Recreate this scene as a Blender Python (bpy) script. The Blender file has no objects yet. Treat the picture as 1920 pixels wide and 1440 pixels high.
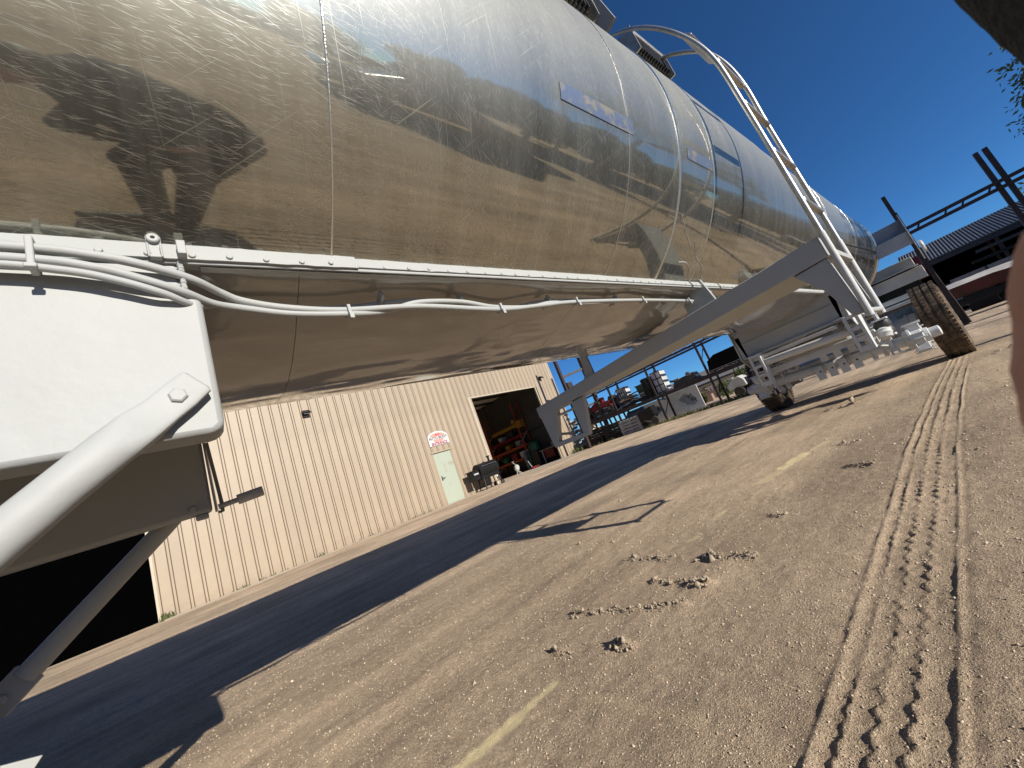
import bpy, bmesh, math, random
import numpy as np
from mathutils import Matrix, Vector
random.seed(7); rng = np.random.default_rng(7)
S = bpy.context.scene; COL = S.collection; D = bpy.data
rad = math.radians
# ------------------------------------------------------------------ camera
CAM_R = (0.749495, -0.564016, -0.346616); CAM_U = (0.142432, -0.373935, 0.916453); CAM_F = (0.646506, 0.736247, 0.199928)
cd = D.cameras.new('camera'); cam = D.objects.new('camera', cd); COL.objects.link(cam)
cam.matrix_world = Matrix(((CAM_R[0], CAM_U[0], -CAM_F[0], 0), (CAM_R[1], CAM_U[1], -CAM_F[1], 0),
                           (CAM_R[2], CAM_U[2], -CAM_F[2], .70), (0, 0, 0, 1)))
cd.sensor_width = 36; cd.lens = 13.52; cd.clip_start = .004; cd.clip_end = 3000
cd.dof.use_dof = True; cd.dof.focus_distance = 3.6; cd.dof.aperture_fstop = 17
S.camera = cam
# ------------------------------------------------------------------ sky, sun, exposure
SUN_AZ, SUN_EL = rad(-86.5), rad(24.5)
w = D.worlds.new('World'); S.world = w; w.use_nodes = True
nt = w.node_tree; bgn = nt.nodes['Background']
sky = nt.nodes.new('ShaderNodeTexSky'); sky.sky_type = 'NISHITA'; sky.sun_disc = False
sky.sun_elevation = SUN_EL; sky.sun_rotation = rad(90) - SUN_AZ
sky.altitude = 3000; sky.air_density = 1.0; sky.dust_density = 0; sky.ozone_density = 10.0
tint = nt.nodes.new('ShaderNodeMix'); tint.data_type = 'RGBA'; tint.blend_type = 'MULTIPLY'; tint.inputs[0].default_value = 1
tint.inputs[7].default_value = (.86, 1.11, 1.10, 1)      # the deep clear blue of a dry, high sky
nt.links.new(sky.outputs[0], tint.inputs[6]); nt.links.new(tint.outputs[2], bgn.inputs[0]); bgn.inputs[1].default_value = .078
sd = D.lights.new('sun', 'SUN'); sd.energy = 5.0; sd.angle = rad(.53); sd.color = (1, .93, .82)
sun = D.objects.new('sun', sd); COL.objects.link(sun)
tosun = Vector((math.cos(SUN_AZ) * math.cos(SUN_EL), math.sin(SUN_AZ) * math.cos(SUN_EL), math.sin(SUN_EL)))
sun.rotation_euler = tosun.to_track_quat('Z', 'Y').to_euler(); sun.location = tosun * 60
S.view_settings.view_transform = 'Standard'; S.view_settings.look = 'None'
S.view_settings.exposure = .42; S.view_settings.gamma = 1; S.view_settings.use_curve_mapping = False
S.cycles.max_bounces = 8; S.cycles.glossy_bounces = 5; S.cycles.diffuse_bounces = 4
S.cycles.caustics_reflective = False; S.cycles.caustics_refractive = False
S.cycles.sample_clamp_indirect = 6
# ------------------------------------------------------------------ materials
def newmat(name):
    m = D.materials.new(name); m.use_nodes = True
    n = m.node_tree; return m, n, n.nodes['Principled BSDF'], n.nodes.new, n.links.new
def pm(name, col, rough=.5, metal=0, col2=None, nscale=3, amount=1, bump=0, bscale=60, coat=0, spec=.5, detail=6, rvar=0, lo=.35, hi=.65, stretch=None):
    m, n, b, N, L = newmat(name)
    b.inputs['Base Color'].default_value = (*col, 1); b.inputs['Roughness'].default_value = rough
    b.inputs['Metallic'].default_value = metal; b.inputs['Coat Weight'].default_value = coat
    b.inputs['Coat Roughness'].default_value = .12; b.inputs['Specular IOR Level'].default_value = spec
    tc = N('ShaderNodeTexCoord'); vec = tc.outputs['Object']
    if stretch:
        mp = N('ShaderNodeMapping'); mp.inputs['Scale'].default_value = stretch; L(vec, mp.inputs[0]); vec = mp.outputs[0]
    if col2 or rvar:
        t = N('ShaderNodeTexNoise'); t.inputs['Scale'].default_value = nscale; t.inputs['Detail'].default_value = detail
        t.inputs['Roughness'].default_value = .65; L(vec, t.inputs['Vector'])
        r = N('ShaderNodeValToRGB'); r.color_ramp.elements[0].position = lo; r.color_ramp.elements[1].position = hi
        r.color_ramp.elements[0].color = (*col, 1); r.color_ramp.elements[1].color = (*(col2 or col), 1)
        L(t.outputs[0], r.inputs[0]); L(r.outputs[0], b.inputs['Base Color'])
        if rvar:
            mr = N('ShaderNodeMapRange'); mr.inputs['To Min'].default_value = max(.02, rough - rvar); mr.inputs['To Max'].default_value = rough + rvar
            L(t.outputs[0], mr.inputs[0]); L(mr.outputs[0], b.inputs['Roughness'])
    if bump:
        t = N('ShaderNodeTexNoise'); t.inputs['Scale'].default_value = bscale; t.inputs['Detail'].default_value = 4
        L(tc.outputs['Object'], t.inputs['Vector'])
        bp = N('ShaderNodeBump'); bp.inputs['Strength'].default_value = bump; bp.inputs['Distance'].default_value = .01
        L(t.outputs[0], bp.inputs['Height']); L(bp.outputs[0], b.inputs['Normal'])
    return m
M = {}
M['white'] = pm('white_paint', (.375, .39, .385), .55, 0, (.345, .357, .35), 4, bump=.12, bscale=35, spec=.3, lo=.3, hi=.75)
M['white2'] = pm('sunlit_white_paint', (.56, .575, .57), .5, 0, (.50, .51, .50), 5, bump=.15, bscale=35, spec=.3)  # lighter copy of the white paint, its sunlit look put into the colour
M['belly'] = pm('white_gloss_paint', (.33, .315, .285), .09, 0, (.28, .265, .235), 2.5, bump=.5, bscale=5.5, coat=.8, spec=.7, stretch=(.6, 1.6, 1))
M['steelpol'] = pm('brushed_ladder_aluminium', (.56, .535, .49), .40, 1, (.40, .375, .335), 9, bump=.05, bscale=90)
M['galv'] = pm('dull_aluminium', (.52, .50, .46), .45, 1, (.36, .34, .30), 12, bump=.1)
M['black'] = pm('black_paint', (.008, .008, .009), .4, 0, (.014, .013, .012), 8, spec=.2)
M['rackdark'] = pm('dark_rusty_steel', (.014, .010, .010), .6, 0, (.035, .018, .014), 5)
M['rubber'] = pm('tyre_rubber', (.022, .021, .020), .85, 0, (.045, .038, .030), 9, bump=.3, bscale=70)
M['tread'] = pm('dirty_tyre_tread', (.05, .038, .027), .95, 0, (.19, .13, .08), 13, bump=.6, bscale=80, lo=.42, hi=.68)
M['beige'] = pm('beige_wall_paint', (.345, .275, .198), .5, 0, (.315, .253, .18), 2.2, bump=.05, bscale=10)
M['beigegap'] = pm('groove_shade_beige', (.10, .072, .045), .8)  # darker copy of the beige wall paint, groove shade put into the colour
M['trim'] = pm('pale_trim_paint', (.44, .39, .30), .5, 0, (.39, .34, .26), 3)
M['doorgreen'] = pm('weathered_pale_green_door_paint', (.33, .37, .30), .5, 0, (.26, .19, .10), 1.7, bump=.1, lo=.56, hi=.74)
M['interior'] = pm('dim_interior_wall', (.20, .20, .18), .9, 0, (.15, .15, .135), 2)
M['ceilins'] = pm('white_ceiling_insulation', (.50, .48, .45), .8, 0, (.38, .36, .34), 3)
M['concrete'] = pm('concrete_slab', (.46, .42, .36), .9, 0, (.36, .32, .26), 2.5, bump=.3, bscale=30)
M['orange'] = pm('orange_rack_paint', (.30, .05, .012), .45, 0, (.20, .038, .012), 6)
M['yellow'] = pm('yellow_hoist_paint', (.30, .155, .015), .45, 0, (.2, .10, .012), 5)
M['green'] = pm('green_plastic', (.012, .09, .05), .45)
M['red'] = pm('red_paint', (.17, .010, .014), .45, 0, (.09, .008, .011), 4)
M['darkgrey'] = pm('dark_grey_metal', (.035, .035, .037), .5, 0, (.020, .020, .020), 6)
M['grey'] = pm('mid_grey_metal', (.22, .22, .22), .5, 0, (.15, .15, .15), 5)
M['lightgrey'] = pm('light_grey_metal', (.45, .45, .45), .5, 0, (.36, .36, .36), 5)
M['chrome'] = pm('bright_metal', (.75, .75, .75), .15, 1)
M['whitematte'] = pm('white_panel_paint', (.52, .52, .51), .6, 0, (.40, .40, .39), 3)
M['graffiti'] = pm('white_panel_with_scribbled_marks', (.52, .52, .52), .6, 0, (.10, .11, .12), 1.1, detail=1, lo=.60, hi=.615)
M['wood'] = pm('weathered_wood', (.30, .23, .15), .85, 0, (.20, .15, .10), 6, bump=.2)
M['darkwood'] = pm('dark_old_wood', (.012, .011, .010), .85, 0, (.022, .019, .016), 6, bump=.2)
M['greywood'] = pm('grey_painted_wood', (.33, .34, .35), .8, 0, (.24, .24, .24), 6)
M['yellowwood'] = pm('fresh_lumber', (.62, .50, .30), .8, 0, (.50, .38, .22), 6)
M['brick'] = pm('reddish_concrete', (.27, .175, .125), .9, 0, (.22, .14, .10), 3)
M['roofgrey'] = pm('grey_roof', (.20, .185, .18), .8, 0, (.16, .15, .145), 4)
M['roofrib'] = pm('ribbed_steel_roof_sheet', (.13, .125, .125), .6, 0, (.10, .098, .096), 4)
M['suv'] = pm('black_car_paint', (.003, .004, .006), .12, 0, spec=.04)
M['carsilver'] = pm('dark_grey_car_paint', (.10, .11, .12), .22, .3, coat=1)
M['glass'] = pm('dark_window_glass', (.10, .115, .125), .08, 0, spec=.8)
M['leaf'] = pm('green_leaves', (.085, .13, .028), .6, 0, (.15, .18, .05), 9)
M['leafdry'] = pm('olive_brown_leaves', (.10, .10, .045), .7, 0, (.15, .13, .07), 6)
M['bark'] = pm('bark', (.10, .075, .055), .9, 0, (.06, .045, .035), 12, bump=.5)
M['grass'] = pm('weedy_grass', (.07, .11, .025), .7, 0, (.16, .15, .06), 2)
M['stone'] = pm('gravel_stone', (.70, .58, .44), .95, 0, (.36, .295, .22), 60, lo=.36, hi=.64, spec=.1)
M['clod'] = pm('dry_dirt_clod', (.44, .36, .27), .98, 0, (.30, .245, .18), 40, bump=.5, bscale=160, spec=.1)
M['tarp'] = pm('white_tarp', (.5, .48, .44), .6, 0, (.4, .37, .33), 3, bump=.4, bscale=7)
M['jacket'] = pm('dark_navy_fleece', (.009, .012, .015), .95, 0, (.015, .019, .022), 30, bump=.5, bscale=220)
M['trousers'] = pm('black_trousers', (.014, .016, .018), .9, 0, (.022, .024, .026), 20, bump=.3, bscale=120)
M['skin'] = pm('skin', (.56, .30, .22), .5, 0, (.50, .25, .18), 30, bump=.1, bscale=200)
M['hair'] = pm('dark_hair', (.018, .013, .010), .6, bump=.4, bscale=150)
M['shoe'] = pm('black_shoe', (.015, .015, .016), .6)
M['shoered'] = pm('red_shoe_trim', (.30, .02, .03), .6)
M['phone'] = pm('black_phone', (.01, .01, .012), .2)
M['signwhite'] = pm('white_sign_face', (.56, .55, .545), .5)
M['signred'] = pm('red_sign_print', (.55, .05, .06), .5)
M['signpink'] = pm('salmon_sign_print', (.75, .25, .20), .5)
M['signmaroon'] = pm('maroon_sign_print', (.26, .03, .08), .5)
M['signgreen'] = pm('grey_green_sign_print', (.30, .42, .38), .5)
M['signblack'] = pm('black_sign_print', (.02, .02, .02), .5)
M['void'] = pm('shade_black', (.0008, .0008, .0009), .9, spec=.0)  # near-black colour that stands in for deep shade
M['decal'] = pm('faded_blue_decal', (.24, .30, .42), .42, .75, (.46, .42, .34), 14, lo=.50, hi=.58, bump=.1)
M['weld'] = pm('bright_weld_seam', (.80, .76, .66), .3, 1, bump=.2, bscale=200)
def wall_dirt(m):
    n = m.node_tree; b = n.nodes['Principled BSDF']; N, L = n.nodes.new, n.links.new
    src = b.inputs['Base Color'].links[0].from_socket
    tc = N('ShaderNodeTexCoord'); sp = N('ShaderNodeSeparateXYZ'); L(tc.outputs['Object'], sp.inputs[0])
    oi = N('ShaderNodeObjectInfo'); cb_ = N('ShaderNodeCombineXYZ'); L(oi.outputs['Random'], cb_.inputs[0])
    va = N('ShaderNodeVectorMath'); va.operation = 'MULTIPLY_ADD'; va.inputs[1].default_value = (40, 40, 40); L(cb_.outputs[0], va.inputs[0]); L(tc.outputs['Object'], va.inputs[2])
    t = N('ShaderNodeTexNoise'); t.inputs['Scale'].default_value = 6; t.inputs['Detail'].default_value = 6; L(va.outputs[0], t.inputs['Vector'])
    mr = N('ShaderNodeMapRange'); mr.inputs[1].default_value = 0; mr.inputs[2].default_value = .42; mr.inputs[3].default_value = .62; mr.inputs[4].default_value = -.12; L(sp.outputs[2], mr.inputs[0])
    ad = N('ShaderNodeMath'); ad.operation = 'ADD'; L(mr.outputs[0], ad.inputs[0]); L(t.outputs[0], ad.inputs[1])
    m2 = N('ShaderNodeMapRange'); m2.inputs[1].default_value = .55; m2.inputs[2].default_value = 1.05; m2.inputs[3].default_value = 0; m2.inputs[4].default_value = .6; L(ad.outputs[0], m2.inputs[0])
    hv = N('ShaderNodeHueSaturation'); L(src, hv.inputs['Color']); v2 = N('ShaderNodeMapRange'); v2.inputs[3].default_value = .95; v2.inputs[4].default_value = 1.04; L(oi.outputs['Random'], v2.inputs[0]); L(v2.outputs[0], hv.inputs['Value'])
    x = N('ShaderNodeMix'); x.data_type = 'RGBA'; L(m2.outputs[0], x.inputs[0]); L(hv.outputs[0], x.inputs[6]); x.inputs[7].default_value = (.27, .20, .135, 1); L(x.outputs[2], b.inputs['Base Color'])
wall_dirt(M['beige'])
def leafy(m):
    n = m.node_tree; b = n.nodes['Principled BSDF']; tr = n.nodes.new('ShaderNodeBsdfTranslucent'); mx = n.nodes.new('ShaderNodeMixShader'); mx.inputs[0].default_value = .38
    n.links.new(b.inputs['Base Color'].links[0].from_socket, tr.inputs[0]); n.links.new(b.outputs[0], mx.inputs[1]); n.links.new(tr.outputs[0], mx.inputs[2]); n.links.new(mx.outputs[0], n.nodes['Material Output'].inputs['Surface'])
leafy(M['leaf']); leafy(M['grass'])
# ground: colour from large and small noise plus the pale sawdust attribute
def ground_mat():
    m, n, b, N, L = newmat('packed_dirt')
    b.inputs['Roughness'].default_value = .97; b.inputs['Specular IOR Level'].default_value = .15
    tc = N('ShaderNodeTexCoord')
    def noise(sc, det=8, ro=.6, st=None):
        t = N('ShaderNodeTexNoise'); t.inputs['Scale'].default_value = sc; t.inputs['Detail'].default_value = det; t.inputs['Roughness'].default_value = ro
        if st:
            mp = N('ShaderNodeMapping'); mp.inputs['Scale'].default_value = st; mp.inputs['Rotation'].default_value = (0, 0, rad(-8)); L(tc.outputs['Object'], mp.inputs[0]); L(mp.outputs[0], t.inputs['Vector'])
        else: L(tc.outputs['Object'], t.inputs['Vector'])
        return t.outputs[0]
    def ramp(f, p0, c0, p1, c1):
        r = N('ShaderNodeValToRGB'); e = r.color_ramp.elements; e[0].position = p0; e[1].position = p1; e[0].color = (*c0, 1); e[1].color = (*c1, 1)
        L(f, r.inputs[0]); return r.outputs[0]
    def mix(a, bb, f, mode='MIX'):
        x = N('ShaderNodeMix'); x.data_type = 'RGBA'; x.blend_type = mode
        L(a, x.inputs[6]); L(bb, x.inputs[7])
        if isinstance(f, float): x.inputs[0].default_value = f
        else: L(f, x.inputs[0])
        return x.outputs[2]
    base = ramp(noise(.75, 7, .65), .36, (.52, .425, .318), .64, (.78, .635, .475))
    streak = ramp(noise(1.1, 7, .65, (.25, 2.2, 1)), .40, (.72, .70, .68), .62, (1.12, 1.08, 1.04))
    c = mix(base, streak, .8, 'MULTIPLY')
    grit = ramp(noise(150, 5, .8), .34, (.45, .43, .42), .66, (1.45, 1.42, 1.36))
    c = mix(c, grit, .8, 'MULTIPLY')
    grit2 = ramp(noise(23, 6, .75), .32, (.72, .70, .68), .66, (1.18, 1.16, 1.13))
    c = mix(c, grit2, .7, 'MULTIPLY')
    at = N('ShaderNodeAttribute'); at.attribute_name = 'sawdust'
    rgb = N('ShaderNodeRGB'); rgb.outputs[0].default_value = (1.0, .82, .48, 1)
    c = mix(c, rgb.outputs[0], at.outputs['Fac'])
    L(c, b.inputs['Base Color'])
    bp = N('ShaderNodeBump'); bp.inputs['Strength'].default_value = .9; bp.inputs['Distance'].default_value = .015
    ad = N('ShaderNodeMath'); ad.operation = 'ADD'; L(noise(75, 6, .8), ad.inputs[0]); L(noise(230, 3, .7), ad.inputs[1])
    L(ad.outputs[0], bp.inputs['Height']); L(bp.outputs[0], b.inputs['Normal'])
    return m
M['dirt'] = ground_mat()
# scratched polished aluminium of the tank: UV = metres along the axis, metres round the girth
def tank_mat():
    m, n, b, N, L = newmat('scratched_polished_aluminium')
    out = n.nodes['Material Output']
    uv = N('ShaderNodeUVMap'); uv.uv_map = 'cyl'
    def noise(sc, st=(1, 1, 1), rot=0, det=3, ro=.6):
        mp = N('ShaderNodeMapping'); mp.inputs['Rotation'].default_value = (0, 0, rad(rot)); L(uv.outputs[0], mp.inputs[0])
        m2 = N('ShaderNodeMapping'); m2.inputs['Scale'].default_value = st; L(mp.outputs[0], m2.inputs[0])
        t = N('ShaderNodeTexNoise'); t.inputs['Scale'].default_value = sc; t.inputs['Detail'].default_value = det; t.inputs['Roughness'].default_value = ro
        L(m2.outputs[0], t.inputs['Vector']); return t.outputs[0]
    def mr(f, a, bb, c, d):
        x = N('ShaderNodeMapRange'); x.inputs[1].default_value = a; x.inputs[2].default_value = bb; x.inputs[3].default_value = c; x.inputs[4].default_value = d
        L(f, x.inputs[0]); return x.outputs[0]
    def math2(op, a, bb):
        x = N('ShaderNodeMath'); x.operation = op
        for i, v in enumerate((a, bb)):
            if isinstance(v, (int, float)): x.inputs[i].default_value = v
            else: L(v, x.inputs[i])
        return x.outputs[0]
    sep = N('ShaderNodeSeparateXYZ'); L(uv.outputs[0], sep.inputs[0])
    side = mr(sep.outputs[0], .25, .75, 0, 1)        # polishing swirls lie along the axis in front, round the girth further back
    def family(lst):
        acc = None
        for sc, st, rot, th in lst:
            q = mr(noise(sc, (st, 1, 1), rot, 1, .5), th, th + .05, 0, 1); acc = q if acc is None else math2('MAXIMUM', acc, q)
        return acc
    fa = family(((420, .03, 7, .655), (520, .045, -9, .66), (300, .03, 22, .68), (480, .05, 14, .665)))
    fb = family(((420, .04, 70, .67), (520, .05, 100, .675), (380, .04, 55, .685), (460, .05, 125, .69)))
    long_ = family(((170, .012, 31, .70), (190, .012, -40, .70), (150, .01, 84, .71)))
    haze = noise(2.6, (1, .55, 1), 0, 6, .65)
    drip = noise(11, (1, .10, 1), 0, 6, .65)
    blotch = noise(1.3, (1, 1, 1), 0, 4, .6)
    dens = mr(blotch, .35, .65, .35, 1)
    mixn = N('ShaderNodeMix'); mixn.data_type = 'FLOAT'; L(side, mixn.inputs[0]); L(fa, mixn.inputs[2]); L(fb, mixn.inputs[3])
    scr = math2('MAXIMUM', math2('MULTIPLY', mixn.outputs[0], dens), math2('MULTIPLY', long_, .4))
    stain = math2('MULTIPLY', haze, drip)
    r1 = mr(haze, .3, .75, .02, .065)
    dent = N('ShaderNodeBump'); dent.inputs['Strength'].default_value = .05; dent.inputs['Distance'].default_value = .05
    L(noise(2.1, (.5, 1, 1), 0, 2, .4), dent.inputs['Height'])
    sb = N('ShaderNodeBump'); sb.inputs['Strength'].default_value = .10; sb.inputs['Distance'].default_value = .0008
    L(scr, sb.inputs['Height']); L(dent.outputs[0], sb.inputs['Normal'])
    b.inputs['Metallic'].default_value = 1
    cr = N('ShaderNodeValToRGB'); e = cr.color_ramp.elements; e[0].position = .12; e[1].position = .38
    e[0].color = (.38, .37, .30, 1); e[1].color = (.53, .52, .45, 1); L(stain, cr.inputs[0])
    L(cr.outputs[0], b.inputs['Base Color']); L(r1, b.inputs['Roughness']); L(sb.outputs[0], b.inputs['Normal'])
    g = N('ShaderNodeBsdfGlossy'); g.inputs['Color'].default_value = (.50, .50, .45, 1); g.inputs['Roughness'].default_value = .47; L(sb.outputs[0], g.inputs['Normal'])
    df = N('ShaderNodeBsdfDiffuse'); df.inputs['Color'].default_value = (.26, .26, .22, 1)
    fac = math2('MINIMUM', math2('ADD', math2('ADD', mr(stain, .12, .42, .12, .32), mr(sep.outputs[1], .85, 1.5, 0, .48)), math2('MULTIPLY', scr, .85)), .95)
    mx = N('ShaderNodeMixShader'); L(fac, mx.inputs[0]); L(b.outputs[0], mx.inputs[1]); L(g.outputs[0], mx.inputs[2])
    mx2 = N('ShaderNodeMixShader'); L(mr(drip, .45, .75, .035, .13), mx2.inputs[0]); L(mx.outputs[0], mx2.inputs[1]); L(df.outputs[0], mx2.inputs[2])
    L(mx2.outputs[0], out.inputs['Surface'])
    return m
M['tank'] = tank_mat()
# ------------------------------------------------------------------ mesh helpers
class MB:
    def __init__(s): s.v = []; s.f = []
    def add(s, vs, fs):
        o = len(s.v); s.v += [tuple(p) for p in vs]; s.f += [tuple(i + o for i in q) for q in fs]; return s
    def obox(s, c, ax, ay, az):
        c = Vector(c); ax = Vector(ax); ay = Vector(ay); az = Vector(az)
        vs = [c + ax * i + ay * j + az * k for k in (-1, 1) for j in (-1, 1) for i in (-1, 1)]
        return s.add(vs, [(0, 2, 3, 1), (4, 5, 7, 6), (0, 1, 5, 4), (2, 6, 7, 3), (0, 4, 6, 2), (1, 3, 7, 5)])
    def box(s, x0, x1, y0, y1, z0, z1):
        return s.obox(((x0 + x1) / 2, (y0 + y1) / 2, (z0 + z1) / 2), (abs(x1 - x0) / 2, 0, 0), (0, abs(y1 - y0) / 2, 0), (0, 0, abs(z1 - z0) / 2))
    def beam(s, p, q, w, h, up=(0, 0, 1)):
        p = Vector(p); q = Vector(q); d = q - p; l = d.length; d.normalize(); u = Vector(up)
        sd = d.cross(u)
        if sd.length < 1e-4: sd = d.cross(Vector((1, 0, 0)))
        sd.normalize(); u = sd.cross(d)
        return s.obox((p + q) / 2, d * l / 2, sd * w / 2, u * h / 2)
    def tube(s, pts, r, n=10, cap=True):
        pts = [Vector(p) for p in pts]; rr = r if isinstance(r, (list, tuple)) else [r] * len(pts)
        t0 = (pts[1] - pts[0]).normalized(); a = t0.orthogonal().normalized(); rings = []
        for i, p in enumerate(pts):
            t = (pts[min(i + 1, len(pts) - 1)] - pts[max(i - 1, 0)]).normalized()
            a = (a - t * a.dot(t)).normalized(); b2 = t.cross(a)
            rings.append([p + (a * math.cos(2 * math.pi * k / n) + b2 * math.sin(2 * math.pi * k / n)) * rr[i] for k in range(n)])
        vs = [p for ring in rings for p in ring]; fs = []
        for i in range(len(pts) - 1):
            for k in range(n): fs.append((i * n + k, i * n + (k + 1) % n, (i + 1) * n + (k + 1) % n, (i + 1) * n + k))
        if cap: fs += [tuple(range(n - 1, -1, -1)), tuple(range((len(pts) - 1) * n, len(pts) * n))]
        return s.add(vs, fs)
    def cyl(s, p, q, r, r2=None, n=16): return s.tube([p, q], [r, r if r2 is None else r2], n)
    def lathe(s, o, d, prof, n=24, cap=True):
        o = Vector(o); d = Vector(d).normalized(); a = d.orthogonal().normalized(); b2 = d.cross(a)
        vs = [o + d * t + (a * math.cos(2 * math.pi * k / n) + b2 * math.sin(2 * math.pi * k / n)) * r for t, r in prof for k in range(n)]
        fs = [(i * n + k, i * n + (k + 1) % n, (i + 1) * n + (k + 1) % n, (i + 1) * n + k) for i in range(len(prof) - 1) for k in range(n)]
        if cap: fs += [tuple(range(n - 1, -1, -1)), tuple(range((len(prof) - 1) * n, len(prof) * n))]
        return s.add(vs, fs)
    def prism(s, poly, ext):
        e = Vector(ext); n = len(poly); a = [Vector(p) for p in poly]
        return s.add(a + [p + e for p in a], [tuple(range(n - 1, -1, -1)), tuple(range(n, 2 * n))] + [(i, (i + 1) % n, n + (i + 1) % n, n + i) for i in range(n)])
    def build(s, name, mat, parent=None, smooth=True, bevel=0, local=False, ang=32):
        me = D.meshes.new(name); vs = s.v
        if parent is not None and not local:
            iv = INV[parent.name]; vs = [tuple(iv @ Vector(p)) for p in vs]
        me.from_pydata(vs, [], s.f); me.update()
        bm = bmesh.new(); bm.from_mesh(me); bmesh.ops.recalc_face_normals(bm, faces=bm.faces); bm.to_mesh(me); bm.free()
        me.materials.append(M[mat] if isinstance(mat, str) else mat)
        return link(name, me, parent, smooth, bevel, ang)
INV = {}
def link(name, me, parent=None, smooth=True, bevel=0, ang=32):
    o = D.objects.new(name, me); COL.objects.link(o)
    if parent is not None: o.parent = parent; INV[o.name] = INV[parent.name]
    else: INV[o.name] = Matrix()
    if smooth:
        me.polygons.foreach_set('use_smooth', [True] * len(me.polygons)); me.set_sharp_from_angle(angle=rad(ang))
    if bevel:
        b = o.modifiers.new('bevel', 'BEVEL'); b.width = bevel; b.segments = 2; b.limit_method = 'ANGLE'; b.angle_limit = rad(40)
    return o
def tag(o, label=None, cat=None, group=None, kind=None):
    if label: o['label'] = label
    if cat: o['category'] = cat
    if group: o['group'] = group
    if kind: o['kind'] = kind
    return o
def thing(name, loc, rz=0, label=None, cat=None, group=None):
    o = D.objects.new(name, None); COL.objects.link(o); o.location = loc; o.rotation_euler = (0, 0, rz); o.empty_display_size = .2
    INV[o.name] = (Matrix.Translation(loc) @ Matrix.Rotation(rz, 4, 'Z')).inverted()
    return tag(o, label, cat, group)
def inst(src, parent, loc=None, rot=None):
    c = src.copy(); COL.objects.link(c)
    if parent is not None: c.parent = parent; INV[c.name] = INV[parent.name]
    if loc is not None: c.location = loc
    if rot is not None: c.rotation_euler = rot
    return c
def copy_tree(o, parent=None):
    c = o.copy(); COL.objects.link(c)
    if parent is not None: c.parent = parent
    for ch in list(o.children): copy_tree(ch, c)
    return c
def tz(x, y):
    t = np.clip((np.asarray(y, float) - 3.5) / 9.0, 0, 1); return .25 * t * t * (3 - 2 * t)
def fast_mesh(name, V, Fq, mat, parent=None, n=4):
    me = D.meshes.new(name); V = np.asarray(V, np.float32); Fq = np.asarray(Fq, np.int32); k = len(Fq)
    me.vertices.add(len(V)); me.vertices.foreach_set('co', V.ravel())
    me.loops.add(k * n); me.loops.foreach_set('vertex_index', Fq.ravel())
    me.polygons.add(k); me.polygons.foreach_set('loop_start', np.arange(k, dtype=np.int32) * n)
    me.update(calc_edges=True); me.materials.append(M[mat] if isinstance(mat, str) else mat)
    o = D.objects.new(name, me); COL.objects.link(o); INV[o.name] = Matrix()
    if parent is not None: o.parent = parent; o.matrix_parent_inverse = INV[parent.name]
    return o
def smooth(pts, n=14):
    pts = [Vector(p) for p in pts]; out = []
    for i in range(len(pts) - 1):
        p0 = pts[max(i - 1, 0)]; p1 = pts[i]; p2 = pts[i + 1]; p3 = pts[min(i + 2, len(pts) - 1)]
        for k in range(n):
            t = k / n; out.append(.5 * ((2 * p1) + (p2 - p0) * t + (2 * p0 - 5 * p1 + 4 * p2 - p3) * t * t + (3 * p1 - p0 - 3 * p2 + p3) * t ** 3))
    return out + [pts[-1]]
# ------------------------------------------------------------------ ground
_tab = rng.random((256, 256))
def vnoise(x, y, s):
    x = np.asarray(x) / s + 37.3; y = np.asarray(y) / s + 91.7
    i = np.floor(x).astype(int); j = np.floor(y).astype(int); fx = x - i; fy = y - j
    fx = fx * fx * (3 - 2 * fx); fy = fy * fy * (3 - 2 * fy)
    g = lambda a, b: _tab[a & 255, b & 255]
    return (g(i, j) * (1 - fx) + g(i + 1, j) * fx) * (1 - fy) + (g(i, j + 1) * (1 - fx) + g(i + 1, j + 1) * fx) * fy - .5
def axis(parts, lo, hi):
    a = np.concatenate([np.arange(p, q, st) for p, q, st in parts] + [[parts[-1][1]]])
    def out(start, end, st):
        r = []; p = start; sgn = 1 if end > start else -1
        while abs(end - p) > 1e-6 and (end - p) * sgn > 0: st *= 1.13; p += sgn * st; r.append(p)
        return np.array(r)
    return np.concatenate([out(a[0], lo, parts[0][2])[::-1], a, out(a[-1], hi, parts[-1][2])])
gx_ = axis([(-1.6, .4, .022), (.4, 3.0, .0115), (3.0, 8.8, .022)], -500, 900)
gy_ = axis([(-.3, .22, .012), (.22, .54, .0052), (.54, 2.0, .0115), (2.0, 5.4, .021)], -900, 900)
GX, GY = np.meshgrid(gx_, gy_, indexing='ij')
near = np.exp(-np.maximum(0, np.hypot(GX - 2.5, GY - 2) - 7) / 8)
Z = tz(GX, GY) + near * (.026 * vnoise(GX, GY, 2.3) + .008 * vnoise(GX, GY * 1.6, .5) + .0042 * vnoise(GX, GY, .16) + .0036 * vnoise(GX + 9, GY, .055) + .0042 * vnoise(GX, GY + 5, .024))
Z += near * .014 * vnoise(GX * .25, GY * 2.2 + GX * .12, .55)
flat = np.exp(-((GX - 4) ** 2 + GY ** 2) / 200)
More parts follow.
